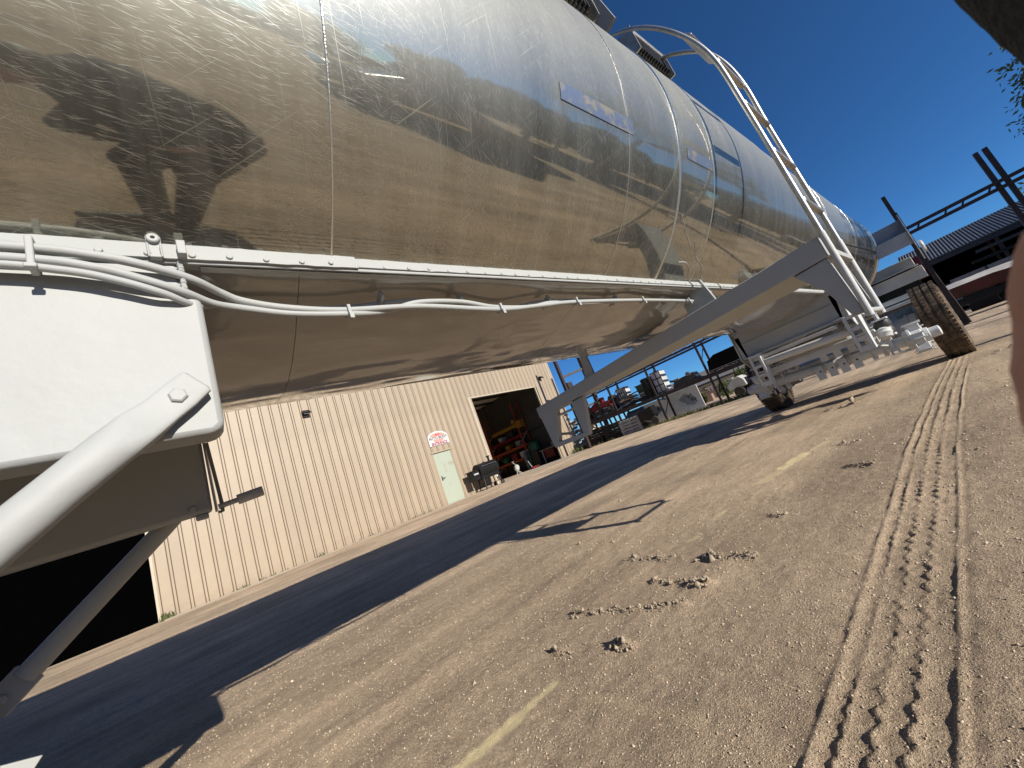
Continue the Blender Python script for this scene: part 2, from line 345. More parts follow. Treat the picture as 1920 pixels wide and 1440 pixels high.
# dually tyre track running towards the rear wheel
def track_y(x): return np.interp(x, [0, 3, 5.4, 8.2], [.372, .372, .325, .215])
v = GY - track_y(GX); on = np.clip((GX - .1) / .3, 0, 1) * np.clip((8.0 - GX) / .4, 0, 1)
brk = np.clip(1.15 + 1.5 * vnoise(GX, GY * 2, .27) + .9 * vnoise(GX, GY, .07), .15, 1.6); wob = .9 * vnoise(GX, GY * 0, .21) + .35 * vnoise(GX, GY * 0, .06); GXw = GX + .066 * wob; v = v + .010 * vnoise(GX, GY * 0, .35)
tri = lambda p: np.abs((p % 1) * 2 - 1) - .5
def ridge(c, wd): return np.exp(-((v - c) / wd) ** 2)
inside = np.clip(1 - np.abs(v) / .115, 0, 1) ** .3
Z -= on * .0025 * np.clip((.118 - np.abs(v)) / .02, 0, 1)
Z += .62 * on * brk * (.007 * ridge(.118, .010) + .0075 * ridge(-.085, .007) +
                 .0085 * ridge(-.026 + .018 * tri(GXw / .066), .0065) + .0085 * ridge(.026 + .018 * tri(GXw / .066 + .4), .0065) + .0075 * ridge(.076 + .008 * tri(GX / .05), .006))
# a second, fainter old track and long drag lines further in
for c0, sl, a_ in ((1.9, .05, .008), (2.35, .04, .007), (2.9, -.03, .008), (5.2, .02, .016), (6.1, .05, .014), (7.0, -.02, .014), (9.3, .04, .02)):
    vv = GY - c0 - sl * GX; Z += a_ * np.exp(-(vv / .05) ** 2) * (.4 + vnoise(GX, GY, .5)) * near
# crumbled clods and scuffed ridges
def clod(x0, y0, x1, y1, h_, wd, rough):
    global Z
    d = np.array([x1 - x0, y1 - y0]); l2 = d @ d + 1e-9; t = np.clip(((GX - x0) * d[0] + (GY - y0) * d[1]) / l2, 0, 1)
    dist = np.hypot(GX - x0 - t * d[0], GY - y0 - t * d[1])
    m_ = np.exp(-(dist / wd) ** 2)
    Z += h_ * m_ * np.clip(.55 + rough * vnoise(GX, GY, .05) + rough * .7 * vnoise(GX, GY, .021), 0, 1.7)
for c in ((1.76, 1.26, 1.77, 1.62, .020, .022, 1.3), (1.74, 1.06, 1.745, 1.14, .034, .022, 1.4), (1.73, .90, 1.735, 1.02, .020, .018, 1.3),
          (1.49, 1.10, 1.50, 1.26, .020, .018, 1.2), (1.475, 1.00, 1.475, 1.055, .036, .030, 1.2), (1.20, 1.50, 1.24, 1.30, .022, .020, 1.3),
          (1.25, 1.25, 1.32, 1.02, .019, .022, 1.2), (.945, 1.30, .95, 1.40, .020, .016, 1.3), (1.03, 1.09, 1.03, 1.15, .030, .024, 1.4),
          (2.9, .62, 2.95, .75, .014, .02, 1.3), (2.2, .9, 2.25, 1.0, .012, .02, 1.3), (3.6, .8, 3.7, .95, .016, .03, 1.2), (5.8, 1.1, 5.9, 1.4, .02, .04, 1.2), (6.8, .0, 7.0, -.4, .03, .06, 1.2)):
    clod(*c)
nx, ny = GX.shape
idx = np.arange(nx * ny).reshape(nx, ny)
Fq = np.stack([idx[:-1, :-1], idx[1:, :-1], idx[1:, 1:], idx[:-1, 1:]], -1).reshape(-1, 4)
ground = fast_mesh('ground', np.stack([GX, GY, Z], -1).reshape(-1, 3), Fq, 'dirt')
ground.data.polygons.foreach_set('use_smooth', np.ones(len(Fq), bool)); tag(ground, kind='structure')
saw = np.zeros_like(GX)
for x0, y0, x1, y1, wd, a_ in ((.30, 1.255, .62, 1.24, .016, 1.0), (.62, 1.24, .80, 1.243, .008, .8), (1.97, 1.33, 2.02, 1.30, .012, .35), (2.27, 1.33, 2.42, 1.30, .010, .45), (2.95, 1.24, 3.2, 1.20, .03, .4), (3.25, 1.20, 3.6, 1.13, .03, .9), (3.6, 1.13, 3.9, 1.05, .02, .4), (.78, 1.06, .8, .72, .01, .15), (4.2, 4.4, 6, 4.2, .06, .35)):
    d = np.array([x1 - x0, y1 - y0]); t = np.clip(((GX - x0) * d[0] + (GY - y0) * d[1]) / (d @ d), 0, 1)
    dist = np.hypot(GX - x0 - t * d[0], GY - y0 - t * d[1])
    saw = np.maximum(saw, a_ * np.clip(2.1 - dist / wd + 1.5 * vnoise(GX, GY, .03), 0, 1) * np.clip(1.05 + .6 * vnoise(GX, GY, .012), 0, 1))
at = ground.data.attributes.new('sawdust', 'FLOAT', 'POINT'); at.data.foreach_set('value', saw.ravel().astype(np.float32))
def gz(x, y):
    i = min(max(np.searchsorted(gx_, x), 0), nx - 1); j = min(max(np.searchsorted(gy_, y), 0), ny - 1); return float(Z[i, j])
# loose gravel grains
ns = 95000
dist_ = np.exp(rng.uniform(math.log(.62), math.log(15), ns)); azi_ = np.radians(rng.uniform(-14, 118, ns))
px_ = dist_ * np.cos(azi_); py_ = dist_ * np.sin(azi_)
sz = np.clip(rng.lognormal(-6.45, .42, ns), .0007, .0044) * np.clip(dist_ / 1.3, .7, 3.2) ** .55
sz[rng.integers(0, ns, 420)] *= 1.9
ii = np.clip(np.searchsorted(gx_, px_), 0, nx - 1); jj = np.clip(np.searchsorted(gy_, py_), 0, ny - 1); pz_ = Z[ii, jj]; sz = np.where(saw[ii, jj] > .2, .0005, sz)
octa = np.array([[1, 0, 0], [-1, 0, 0], [0, 1, 0], [0, -1, 0], [0, 0, 1], [0, 0, -1]], float)
of = np.array([[0, 2, 4], [2, 1, 4], [1, 3, 4], [3, 0, 4], [2, 0, 5], [1, 2, 5], [3, 1, 5], [0, 3, 5]])
P = octa[None] * rng.uniform(.6, 1.25, (ns, 6, 1)) * sz[:, None, None] * np.array([1, 1, .7]) + rng.normal(0, .18, (ns, 6, 3)) * sz[:, None, None]
a = rng.uniform(0, 6.28, ns); ca, sa = np.cos(a), np.sin(a)
P = np.stack([P[..., 0] * ca[:, None] - P[..., 1] * sa[:, None], P[..., 0] * sa[:, None] + P[..., 1] * ca[:, None], P[..., 2]], -1)
P += np.stack([px_, py_, pz_ + sz * .15], -1)[:, None]
gr = fast_mesh('gravel', P.reshape(-1, 3), (of[None] + 6 * np.arange(ns)[:, None, None]).reshape(-1, 3), 'stone', n=3)
tag(gr, 'loose pale gravel grains strewn over the packed dirt', 'gravel', kind='stuff')

# crumbled clods sitting on the scuffed ridges
CP_, CS_ = [], []
for x0, y0, x1, y1, n_, s_ in ((1.76, 1.28, 1.77, 1.66, 260, .0042), (1.74, 1.05, 1.745, 1.15, 170, .0060), (1.73, .88, 1.735, 1.02, 120, .0045), (1.49, 1.10, 1.50, 1.28, 150, .0045), (1.475, 1.00, 1.475, 1.06, 150, .0075), (1.19, 1.52, 1.25, 1.30, 230, .0050),
        (1.25, 1.28, 1.33, 1.00, 260, .0045), (.945, 1.29, .95, 1.41, 130, .0042), (1.03, 1.085, 1.03, 1.15, 150, .0070), (2.9, .62, 2.95, .75, 80, .005), (2.2, .9, 2.25, 1.0, 70, .004), (3.6, .8, 3.7, .95, 80, .006), (5.8, 1.1, 5.9, 1.4, 90, .008), (6.8, .0, 7.0, -.4, 80, .012), (2.05, 1.9, 2.08, 2.4, 120, .004), (1.62, 1.7, 1.64, 2.1, 90, .0035), (4.7, 2.4, 4.8, 2.9, 90, .007)):
    n_ = int(n_ * 1.3); s_ = s_ * .50; t_ = rng.random(n_); wv = rng.normal(0, 1, (n_, 2)) * np.array([.016, .012]) * (.6 + .8 * np.abs(np.sin(t_ * 9 + x0 * 7)))[:, None]
    x = x0 + (x1 - x0) * t_ + wv[:, 0]; y = y0 + (y1 - y0) * t_ + wv[:, 1]; s = s_ * rng.lognormal(0, .65, n_)
    i = np.clip(np.searchsorted(gx_, x), 0, nx - 1); j = np.clip(np.searchsorted(gy_, y), 0, ny - 1)
    CP_.append(np.stack([x, y, Z[i, j] + s * .3], 1)); CS_.append(s)
CP_ = np.concatenate(CP_); CS_ = np.concatenate(CS_); nc = len(CP_)
P = octa[None] * rng.uniform(.55, 1.3, (nc, 6, 1)) * CS_[:, None, None] + rng.normal(0, .25, (nc, 6, 3)) * CS_[:, None, None] + CP_[:, None]
cl = fast_mesh('dirt_clods', P.reshape(-1, 3), (of[None] + 6 * np.arange(nc)[:, None, None]).reshape(-1, 3), 'clod', n=3)
tag(cl, 'crumbled dirt clods along the scuffed ridges in the packed dirt', 'dirt clods', kind='stuff')

# ------------------------------------------------------------------ tank trailer
YC, ZC, RT = 1.46, 2.24, 1.01
T = thing('tank_trailer', (4.0, YC, 0), 0, 'long polished aluminium tank trailer with freshly sprayed white undercarriage', 'tank trailer')
def cylp(x, phi, r):            # phi in degrees from straight down towards the near side
    p = rad(phi); return (x, YC - r * math.sin(p), ZC - r * math.cos(p))
def sector(x0, x1, p0, p1, r, nxs, nph, name, mat, th=0.0):
    xs = np.linspace(x0, x1, nxs); ph = np.radians(np.linspace(p0, p1, nph))
    Xg, Pg = np.meshgrid(xs, ph, indexing='ij')
    V = np.stack([Xg, YC - r * np.sin(Pg), ZC - r * np.cos(Pg)], -1).reshape(-1, 3)
    q = np.arange(nxs * nph).reshape(nxs, nph)
    Fq = np.stack([q[:-1, :-1], q[:-1, 1:], q[1:, 1:], q[1:, :-1]], -1).reshape(-1, 4)
    V = V - np.array(T.location)
    me = D.meshes.new(name); me.from_pydata(V.tolist(), [], Fq.tolist()); me.update()
    uv = me.uv_layers.new(name='cyl'); li = np.zeros(len(me.loops), np.int32); me.loops.foreach_get('vertex_index', li)
    U_ = np.stack([Xg.ravel()[li], (Pg.ravel() * r)[li]], -1); uv.data.foreach_set('uv', U_.astype(np.float32).ravel())
    me.materials.append(M[mat]); o = link(name, me, T, True, 0, 60)
    if th: sm = o.modifiers.new('thick', 'SOLIDIFY'); sm.thickness = th; sm.offset = -1
    return o
cuts = [-6.0, -2.6, -1.2, .355, 1.60, 2.07, 2.49, 3.9, 5.6, 7.3, 9.45]
for i in range(len(cuts) - 1):
    r = RT + (0, .0012, 0, 0, .0012, .004, .004, 0, .0012, 0)[i]
    sector(cuts[i], cuts[i + 1], 31.5, 328.5, r, 2 + int(3 * (cuts[i + 1] - cuts[i])), 150, 'shell_section', 'tank')
for x, r_, wd in ((.355, .0016, .005), (1.60, .0012, .004), (2.07, .006, .010), (2.49, .006, .010), (5.6, .002, .006), (7.3, .002, .006), (9.45, .02, .035)):
    m_ = MB(); n_ = 140; prof = [(-wd / 2, 0), (-wd / 4, r_), (wd / 4, r_), (wd / 2, 0)]
    vs = []; fs = []
    for k in range(n_ + 1):
        ph = 32 + (328 - 32) * k / n_
        for t_, rr in prof: vs.append(cylp(x + t_, ph, RT + .001 + rr))
    for k in range(n_):
        for q in range(3): fs.append((k * 4 + q, k * 4 + q + 1, k * 4 + q + 5, k * 4 + q + 4))
    m_.add(vs, fs).build('weld_ring', 'weld', T)
# dished rear and front heads
for x0, sg in ((9.45, 1), (-6.0, -1)):
    MB().lathe((x0, YC, ZC), (sg, 0, 0), [(0, RT), (.06, RT * .985), (.14, RT * .9), (.2, RT * .75), (.25, RT * .45), (.27, .02)], 64).build('tank_head', 'galv', T)
# white painted belly, gently dented
def belly(x0, x1, name):
    xs = np.linspace(x0, x1, int((x1 - x0) / .035) + 2); ph = np.radians(np.linspace(-31.5, 31.5, 60))
    Xg, Pg = np.meshgrid(xs, ph, indexing='ij')
    dd = .017 * vnoise(Xg, Pg * 1.6, .33) + .030 * vnoise(Xg + 4, Pg * .9, .8) + .006 * vnoise(Xg, Pg * 3, .13)
    env = np.clip((np.radians(31.5) - np.abs(Pg)) / .12, 0, 1)
    r = RT - .004 - np.maximum(0, dd + .002) * env
    V = np.stack([Xg, YC - r * np.sin(Pg), ZC - r * np.cos(Pg)], -1).reshape(-1, 3) - np.array(T.location)
    q = np.arange(Xg.size).reshape(Xg.shape)
    Fq = np.stack([q[:-1, :-1], q[1:, :-1], q[1:, 1:], q[:-1, 1:]], -1).reshape(-1, 4)
    me = D.meshes.new(name); me.from_pydata(V.tolist(), [], Fq.tolist()); me.update(); me.materials.append(M['belly'])
    return link(name, me, T, True, 0, 80)
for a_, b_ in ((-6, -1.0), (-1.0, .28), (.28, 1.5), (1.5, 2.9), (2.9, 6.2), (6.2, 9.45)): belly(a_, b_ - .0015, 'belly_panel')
# faded decals and pale rectangles where old ones sat
for x0, x1, p0, p1 in ((1.16, 1.635, 66.9, 70.4), (2.15, 2.46, 68, 71.2), (6.75, 6.98, 57.8, 60.5), (7.75, 8.0, 57.8, 60.5)):
    d_ = sector(x0, x1, p0, p1, RT + (.006 if 2.07 < x0 < 2.5 else .0025), 6, 6, 'decal', 'decal'); d_['label'] = 'faded blue rectangular decal on the aluminium'
for pts in (((2.34, 46), (2.42, 41.5), (2.55, 38.5), (2.60, 35.5), (2.66, 33.8)), ((2.24, 38.8), (2.33, 39.0), (2.40, 37.0), (2.44, 34.0)), ((2.13, 52), (2.22, 47.5), (2.30, 44.5))):
    MB().tube(smooth([cylp(x, p_, RT + .003) for x, p_ in pts], 6), .0035, 6).build('sealant_smear', 'lightgrey', T)
# side rail with bolts, both sides
def strip(x0, x1, p0, p1, r0, r1, name, mat, wob=0):
    m_ = MB(); n_ = max(2, int((x1 - x0) / (.03 if wob else .5))); vs = []; fs = []
    for k in range(n_ + 1):
        x = x0 + (x1 - x0) * k / n_; e = wob * (random.random() ** 3) if wob else 0
        vs += [cylp(x, p0, r0), cylp(x, p0, r1), cylp(x, p1 + e, r1), cylp(x, p1 + e, r0)]
    for k in range(n_):
        for q in range(4): fs.append((k * 4 + q, k * 4 + (q + 1) % 4, k * 4 + 4 + (q + 1) % 4, k * 4 + 4 + q))
    fs += [(3, 2, 1, 0), (n_ * 4, n_ * 4 + 1, n_ * 4 + 2, n_ * 4 + 3)]
    return m_.add(vs, fs).build(name, mat, T, ang=30)
rails = []
def flange(x0, x1, y, zt, zb, th, name, wob):
    m_ = MB(); n_ = int((x1 - x0) / .022); vs = []; fs = []
    for k in range(n_ + 1):
        x = x0 + (x1 - x0) * k / n_; e = wob * (random.random() ** 3 + .8 * max(0, float(vnoise(x, 3.1, .12)))); e2 = wob * .35 * random.random() ** 4
        vs += [(x, y, zb - e2), (x, y + .010, zt + e), (x, y + .022, zt + e), (x, y + th, zb)]
    for k in range(n_):
        for q in range(4): fs.append((k * 4 + q, k * 4 + (q + 1) % 4, k * 4 + 4 + (q + 1) % 4, k * 4 + 4 + q))
    fs += [(3, 2, 1, 0), (n_ * 4, n_ * 4 + 1, n_ * 4 + 2, n_ * 4 + 3)]
    return m_.add(vs, fs).build(name, 'white', T, ang=30)
for sg in (1, -1):
    if sg > 0:
        rl = flange(-6, .415, .899, 1.394, 1.352, .012, 'side_rail', .006); rl2 = flange(.40, 6.25, .903, 1.391, 1.357, .012, 'side_rail', .006)
        flange(6.25, 9.4, .899, 1.392, 1.345, .012, 'side_rail', .002); rails += [(rl, rl2)]
        MB().prism([(-6, .906, 1.352), (-6, .93, 1.378), (-6, .95, 1.370), (-6, .95, 1.358), (-6, .908, 1.345)], (15.4, 0, 0)).build('lower_rail_lip', 'white', T, bevel=.002)
        flange(.07, 9.4, .914, 1.352, 1.343, .02, 'sealed_edge', .004)
        continue
    rl = strip(-6, .415, sg * 30.9, sg * 33.1, RT - .004, RT + .010, 'side_rail', 'white', .22 if sg > 0 else 0)
    rl2 = strip(.40, 6.25, sg * 31.2, sg * 32.9, RT - .004, RT + .007, 'side_rail', 'white', .25 if sg > 0 else 0)
    rl3 = strip(6.25, 9.4, sg * 30.9, sg * 33.1, RT - .004, RT + .012, 'side_rail', 'white')
    strip(-6, 9.4, sg * 30.15, sg * 30.75, RT - .004, RT + .016, 'lower_rail_lip', 'white')
    strip(.22, 9.4, sg * 29.2, sg * 29.75, RT - .004, RT + .009, 'sealed_edge', 'white', .5 if sg > 0 else 0)
bolt0 = None
def bolt_mb(p, ax, r, h_, n=6): return MB().lathe(p, ax, [(0, r * 1.25), (.15 * h_, r * 1.25), (.15 * h_, r), (.85 * h_, r * .95), (h_, r * .75)], n)
nrm = Vector((0, -1, .1))
k = 0; x = -.30
while x < 3.4:
    host = rails[0][0] if x < .41 else rails[0][1]
    base = (x, .902 if x < .41 else .906, 1.362 + random.uniform(-.002, .002))
    if bolt0 is None:
        bolt0 = bolt_mb((0, 0, 0), nrm, .0085, .008, 8).build('bolt', 'white', host, local=True); b = bolt0
    else: b = inst(bolt0, host)
    b.location = Vector(base) - Vector(T.location); b.rotation_euler = (0, 0, 0)
    s_ = random.uniform(.5, .75) if x > .41 else .8; b.scale = (s_,) * 3
    x += .074 + random.uniform(-.008, .008)
# little clip on the rail
MB().box(-.012, .012, .897, .902, 1.352, 1.405).box(-.012, .012, .888, .902, 1.345, 1.352).box(-.012, -.008, .886, .902, 1.345, 1.378).box(.008, .012, .886, .902, 1.345, 1.378).build('clip', 'white', T, bevel=.0015)
MB().lathe((0, .897, 1.393), (0, -1, 0), [(0, .011), (.007, .011), (.009, .009), (.009, .004), (.002, .004)], 14).build('clip_eye', 'white', T)
MB().box(.035, .050, .88, .90, 1.352, 1.385).build('clip', 'white', T, bevel=.0015)
# cables hanging along the belly edge
off = lambda x, ph, r=.016: cylp(x, ph, RT + r)
cabs = [
 ([(-2.2, .885, 1.352), (-.6, .885, 1.350), (-.20, .882, 1.346), (-.09, .884, 1.338), (-.02, .892, 1.326), (.05, .915, 1.312), (.10, .955, 1.304), (.145, .975, 1.293), (.24, .985, 1.279), (.38, .985, 1.270), (.62, .99, 1.282), (.94, .985, 1.262), (1.17, .985, 1.276), (1.41, .985, 1.292), (1.96, .985, 1.300), (2.53, .985, 1.294), (2.75, 1.02, 1.31)], .0105),
 ([(-2.2, .883, 1.325), (-.6, .883, 1.325), (-.20, .880, 1.322), (-.09, .882, 1.310), (-.03, .888, 1.292), (.03, .905, 1.275), (.08, .945, 1.270), (.13, .975, 1.276), (.24, .99, 1.266), (.38, .985, 1.258), (.5, 1.0, 1.272), (.62, .995, 1.300), (.78, .99, 1.298), (.92, .985, 1.272), (1.1, .985, 1.270), (1.25, .99, 1.292), off(1.48, 25.4, .03), off(2.04, 25.8), off(2.6, 25.6), off(3.2, 25.6)], .0100),
 ([(-2.2, .886, 1.300), (-.6, .886, 1.304), (-.25, .884, 1.312), (-.13, .884, 1.303), (-.06, .884, 1.284), (.0, .892, 1.262), (.05, .93, 1.256), off(.11, 25.5, .022), off(.24, 24.6, .018), off(.41, 24.6), off(.55, 25.6), off(.7, 25.8), off(.85, 24.6), off(1.03, 23.4), off(1.2, 25.4), off(1.48, 26.0), off(2.04, 26.2), off(2.8, 26)], .0085),
 ([(-2.2, .888, 1.366), (-.6, .888, 1.362), (-.24, .886, 1.356), (-.16, .884, 1.348), (-.11, .884, 1.338)], .007)]
for pts, r_ in cabs: MB().tube(smooth(pts), r_ * .86, 10).build('cable', 'white', T, ang=80)
for x in (-.162,): MB().box(x - .005, x + .005, .868, .898, 1.298, 1.362).box(x - .008, x + .008, .862, .872, 1.294, 1.303).build('cable_tie', 'white', T, bevel=.002)
for x, ph in ((.50, 26.2), (.79, 25.8), (1.25, 25.6), (1.75, 26.0), (2.3, 25.4)):
    c_ = Vector(off(x, ph, .014)); nn = Vector((0, -math.sin(rad(ph)), -math.cos(rad(ph)))); tt = Vector((0, -math.cos(rad(ph)), math.sin(rad(ph))))
    MB().obox(c_ + nn * .004, (.004, 0, 0), tt * .024, nn * .015).obox(c_ - tt * .03 + nn * .004, (.005, 0, 0), tt * .010, nn * .004).build('cable_tie', 'white', T, bevel=.0012)
for x, z in ((.385, 1.264), (.94, 1.264), (1.40, 1.292), (1.97, 1.299), (2.52, 1.293)):
    MB().box(x - .0045, x + .0045, .968, 1.0, z - .014, z + .016).box(x - .006, x + .006, .962, .972, z - .030, z - .012).build('cable_tie', 'white', T, bevel=.0012)
MB().obox(off(2.78, 27.5, .05), (.035, 0, 0), Vector((0, .03, -.06)), Vector((0, .02, .01))).build('cable_bracket', 'white', T, bevel=.003)
# landing gear side plates, near and far
for sg, yo in ((-1, .915), (1, 2.005)):
    y0, y1 = (yo, yo + .075) if sg < 0 else (yo - .0, yo + .075)
    if sg < 0: poly = [(-2.6, y0, .985), (.040, y0, .965), (.056, y0, .98), (.060, y0, 1.262), (.035, y0, 1.285), (.035, y0, 1.36), (-2.6, y0, 1.36)]
    else: poly = [(-2.6, y0, .90), (.026, y0, .962), (.033, y0, 1.36), (-2.6, y0, 1.36)]
    pl = MB().prism(poly, (0, .075, 0)).build('frame_plate', 'white', T, bevel=.012)
    yb = y0 if sg < 0 else y0
    zb = 1.040 if sg < 0 else .985
    xb = -.006 if sg < 0 else -.033
    bolt_mb((xb, yb - (.017 if sg < 0 else 0), zb), (0, -1, 0), .0155 if sg < 0 else .011, .016, 6).build('bolt', 'white', pl, ang=15)
    if sg < 0:      # flattened tube end under the bolt head and the tube itself
        br = MB(); d = Vector((-.225, 0, -.195)).normalized(); u = Vector((-d.z, 0, d.x)); a0 = Vector((-.006, .897, 1.040))
        secs = [(-.044, .022, .004), (-.040, .029, .007), (-.005, .031, .007), (.035, .030, .007), (.075, .033, .015), (.125, .034, .027), (.20, .032, .032), (.9, .032, .032)]
        vs = []; n_ = 20
        for t_, w_, h_ in secs:
            for q in range(n_):
                an = 2 * math.pi * q / n_; cx = math.copysign(abs(math.cos(an)) ** (.35 if t_ < .1 else 1), math.cos(an)); sx = math.copysign(abs(math.sin(an)) ** (.35 if t_ < .1 else 1), math.sin(an))
                vs.append(a0 + d * t_ + u * (w_ * cx) + Vector((0, -h_ * .2 + h_ * sx - max(0, h_ - .006) * .55, 0)))
        fs = [(i * n_ + q, i * n_ + (q + 1) % n_, (i + 1) * n_ + (q + 1) % n_, (i + 1) * n_ + q) for i in range(len(secs) - 1) for q in range(n_)] + [tuple(range(n_))]
        br.add(vs, fs).build('brace', 'white', T, ang=40)
    else:
        d = Vector((-.38, 0, -.337)).normalized(); u = Vector((-d.z, 0, d.x)); a0 = Vector((-.055, 2.115, 1.025))
        MB().tube([a0 + d * t_ for t_ in (.0, .1, .3, .60)], [.030, .032, .032, .032], 16).obox(a0 + d * .635, d * .055, u * .040, (0, .009, 0)).build('brace', 'white', T, bevel=.004)
        bolt_mb(tuple(a0 + d * .655 - Vector((0, .009, 0))), (0, -1, 0), .014, .014, 6).build('bolt', 'white', T, ang=15)
wb = MB()
for a_, b_ in (((.036, .912, 1.268), (.036, .908, 1.352)), ((-.30, .912, 1.352), (.03, .912, 1.352))):
    a_, b_ = Vector(a_), Vector(b_); k_ = int((b_ - a_).length / .0035)
    wb.tube([a_.lerp(b_, i / k_) + Vector((random.uniform(-.0008, .0008), 0, random.uniform(-.0008, .0008))) for i in range(k_ + 1)], [.0045 + .0016 * (i % 2) + random.uniform(-.0006, .0006) for i in range(k_ + 1)], 8)
wb.build('weld_bead', 'white', T)
# landing legs, cross shaft, shoes
for yy in (.98, 2.06):
    lg = MB().box(-.72, -.58, yy - .065, yy + .065, .42, 1.36).build('landing_leg', 'white', T, bevel=.01)
    MB().box(-.70, -.60, yy - .05, yy + .05, .10, .42).build('inner_leg', 'white', lg, bevel=.008)
    sh_ = MB().box(-.83, -.50, yy - .13, yy + .13, .075, .10).prism([(-.50, yy - .13, .10), (-.50, yy + .13, .10), (-.46, yy + .13, .135), (-.46, yy - .13, .135)], (0, 0, .012)).build('shoe', 'white', lg, bevel=.004)
MB().tube([(-.65, .98, 1.12), (-.65, 2.06, 1.12)], .02, 12).build('cross_shaft', 'white', T)
MB().prism([(-.66, 1.99, .475), (-.452, 1.99, .408), (-.505, 1.99, .34), (-.66, 1.99, .25)], (0, .012, 0)).build('leg_gusset', 'white', T, bevel=.003)
# crank at the far plate
MB().box(-.03, .012, 2.02, 2.06, .940, .960).build('plate_foot', 'white', T, bevel=.006)
MB().box(.0335, .0405, 1.995, 2.05, .955, 1.34).build('crank_bracket', 'lightgrey', T, bevel=.002)
MB().tube([(.045, 1.985, .965), (.115, 1.985, .972)], .0105, 12).tube([(.11, 1.985, .972), (.20, 1.985, .981)], .0205, 14).build('crank_handle', 'lightgrey', T, ang=40)
MB().tube([(.046, 1.985, 1.235), (.052, 1.985, 1.10), (.058, 1.985, .965), (.056, 1.985, .945), (.044, 1.99, .945)], .0065, 8).build('crank_arm', 'grey', T)
# cross beam with drop frames
zy = lambda y, z: z + (-.046) * (y - .3)
def cb(y, z): return z - .046 * (y - .29)
bm_ = MB()
bv = [(2.53, .285, 1.240), (2.86, .285, 1.235), (2.86, .285, 1.088), (2.53, .285, 1.125), (2.53, 2.68, 1.142), (2.62, 2.68, 1.142), (2.62, 2.68, 1.040), (2.53, 2.68, 1.040)]
bm_.add(bv, [(0, 1, 2, 3), (7, 6, 5, 4), (0, 4, 5, 1), (1, 5, 6, 2), (2, 6, 7, 3), (3, 7, 4, 0)])
bm_.build('cross_beam', 'white', T, bevel=.004)
def plate(name, yz, x0=2.535, th=.05, mat='white', bev=.004): return MB().prism([(x0, a_, b_) for a_, b_ in yz], (th, 0, 0)).build(name, mat, T, bevel=bev)
plate('drop_leg', [(2.68, 1.125), (2.44, 1.045), (2.555, .775), (2.60, .725), (2.635, .735)])
plate('drop_leg', [(2.245, 1.105), (2.225, 1.045), (2.10, 1.045), (2.175, .775), (2.19, .735), (2.245, .77)])
plate('drop_bar', [(2.60, .728), (2.19, .728), (2.19, .765), (2.57, .770)], x0=2.532)
plate('drop_brace', [(2.52, .985), (2.52, 1.005), (2.20, 1.000), (2.20, .980)], x0=2.56, th=.02)
plate('drop_leg', [(.295, 1.12), (.45, 1.11), (.365, .97), (.32, .80), (.275, .80)])
plate('drop_leg', [(.295, 1.12), (.45, 1.11), (.365, .97), (.32, .80), (.275, .80)], x0=2.97)
plate('saddle', [(2.07, 1.15), (2.01, 1.20), (1.985, 1.36), (1.92, 1.34), (1.915, 1.16)], x0=2.56, th=.02)
plate('saddle', [(.86, 1.21), (.90, 1.42), (.98, 1.36), (1.06, 1.30), (1.06, 1.205)], x0=2.62, th=.02)
# ladder: rails curve over the tank shoulder
ld = MB().box(2.53, 2.97, .268, .280, .79, .80).build('ladder', 'white', T)
def railpts(x):
    low = [(x, .262, .775), (x, .262, 1.0), (x, .262, 1.25), (x, .262, 1.5), (x, .262, 2.10)]
    if x < 2.7: return low + [(x, .268, 2.40), (x, .308, 2.61), (x, .390, 2.82), (x, .50, 3.0), (x, .64, 3.14), (x, .80, 3.22)]
    return low + [(x, .258, 2.43), (x, .288, 2.67), (x, .36, 2.85), (x, .52, 3.03), (x, .66, 3.10)]
for x in (2.53, 2.97):
    p = railpts(x)
    MB().tube(p[:3], .0148, 14).build('rail', 'white2', ld)
    MB().tube(smooth(p[2:], 6), .0130, 14).build('rail', 'steelpol', ld, ang=60)
for z, y, mt in ((.80, .262, 'white'), (1.125, .262, 'white'), (1.45, .262, 'steelpol'), (1.77, .262, 'steelpol'), (2.10, .262, 'steelpol'), (2.42, .268, 'steelpol')):
    if z < 1.0: MB().tube([(2.53, y, z), (2.97, y, z)], .014, 12).build('rung', mt, ld)
    else: MB().box(2.55, 2.95, y - .014, y + .014, z - .016, z + .016).build('rung', mt, ld, bevel=.004)
MB().obox((2.75, .325, 2.70), (.20, 0, 0), (0, .018, .026), (0, .010, -.007)).build('rung', 'steelpol', ld, bevel=.004)
# grated walkway on the tank top
def walkway(x0, x1, y0, z1, endplate):
    wk = MB().box(x0, x1, y0, y0 + .02, z1 - .05, z1).box(x0, x1, y0 + .02, y0 + .42, z1 - .03, z1 - .02).build('walkway', 'galv', T, bevel=.003)
    g_ = MB(); x = x0 + .02
    while x < x1 - .03:
        g_.box(x, x + .012, y0 + .004, y0 + .05, z1 - .17, z1 - .05).box(x + .012, x + .026, y0 + .03, y0 + .045, z1 - .17, z1 - .05); x += .034
    g_.build('grating', 'darkgrey', wk)
    MB().box(x0 - .012, x0, y0 - .005, y0 + .42, z1 - .20, z1).build('end_plate', 'galv', wk); MB().box(x1, x1 + .012, y0 - .005, y0 + .42, z1 - .20, z1).build('end_plate', 'galv', wk)
    if endplate: MB().prism([(x1 + .013, y0 - .06, z1 - .30), (x1 + .013, y0 + .02, z1 - .32), (x1 + .013, y0 + .10, z1 + .16), (x1 + .013, y0 + .0, z1 + .16)], (.02, 0, 0)).build('bracket_plate', 'white', wk)
walkway(2.60, 3.06, .56, 3.145, False)
walkway(1.3, 2.13, .56, 3.145, True)
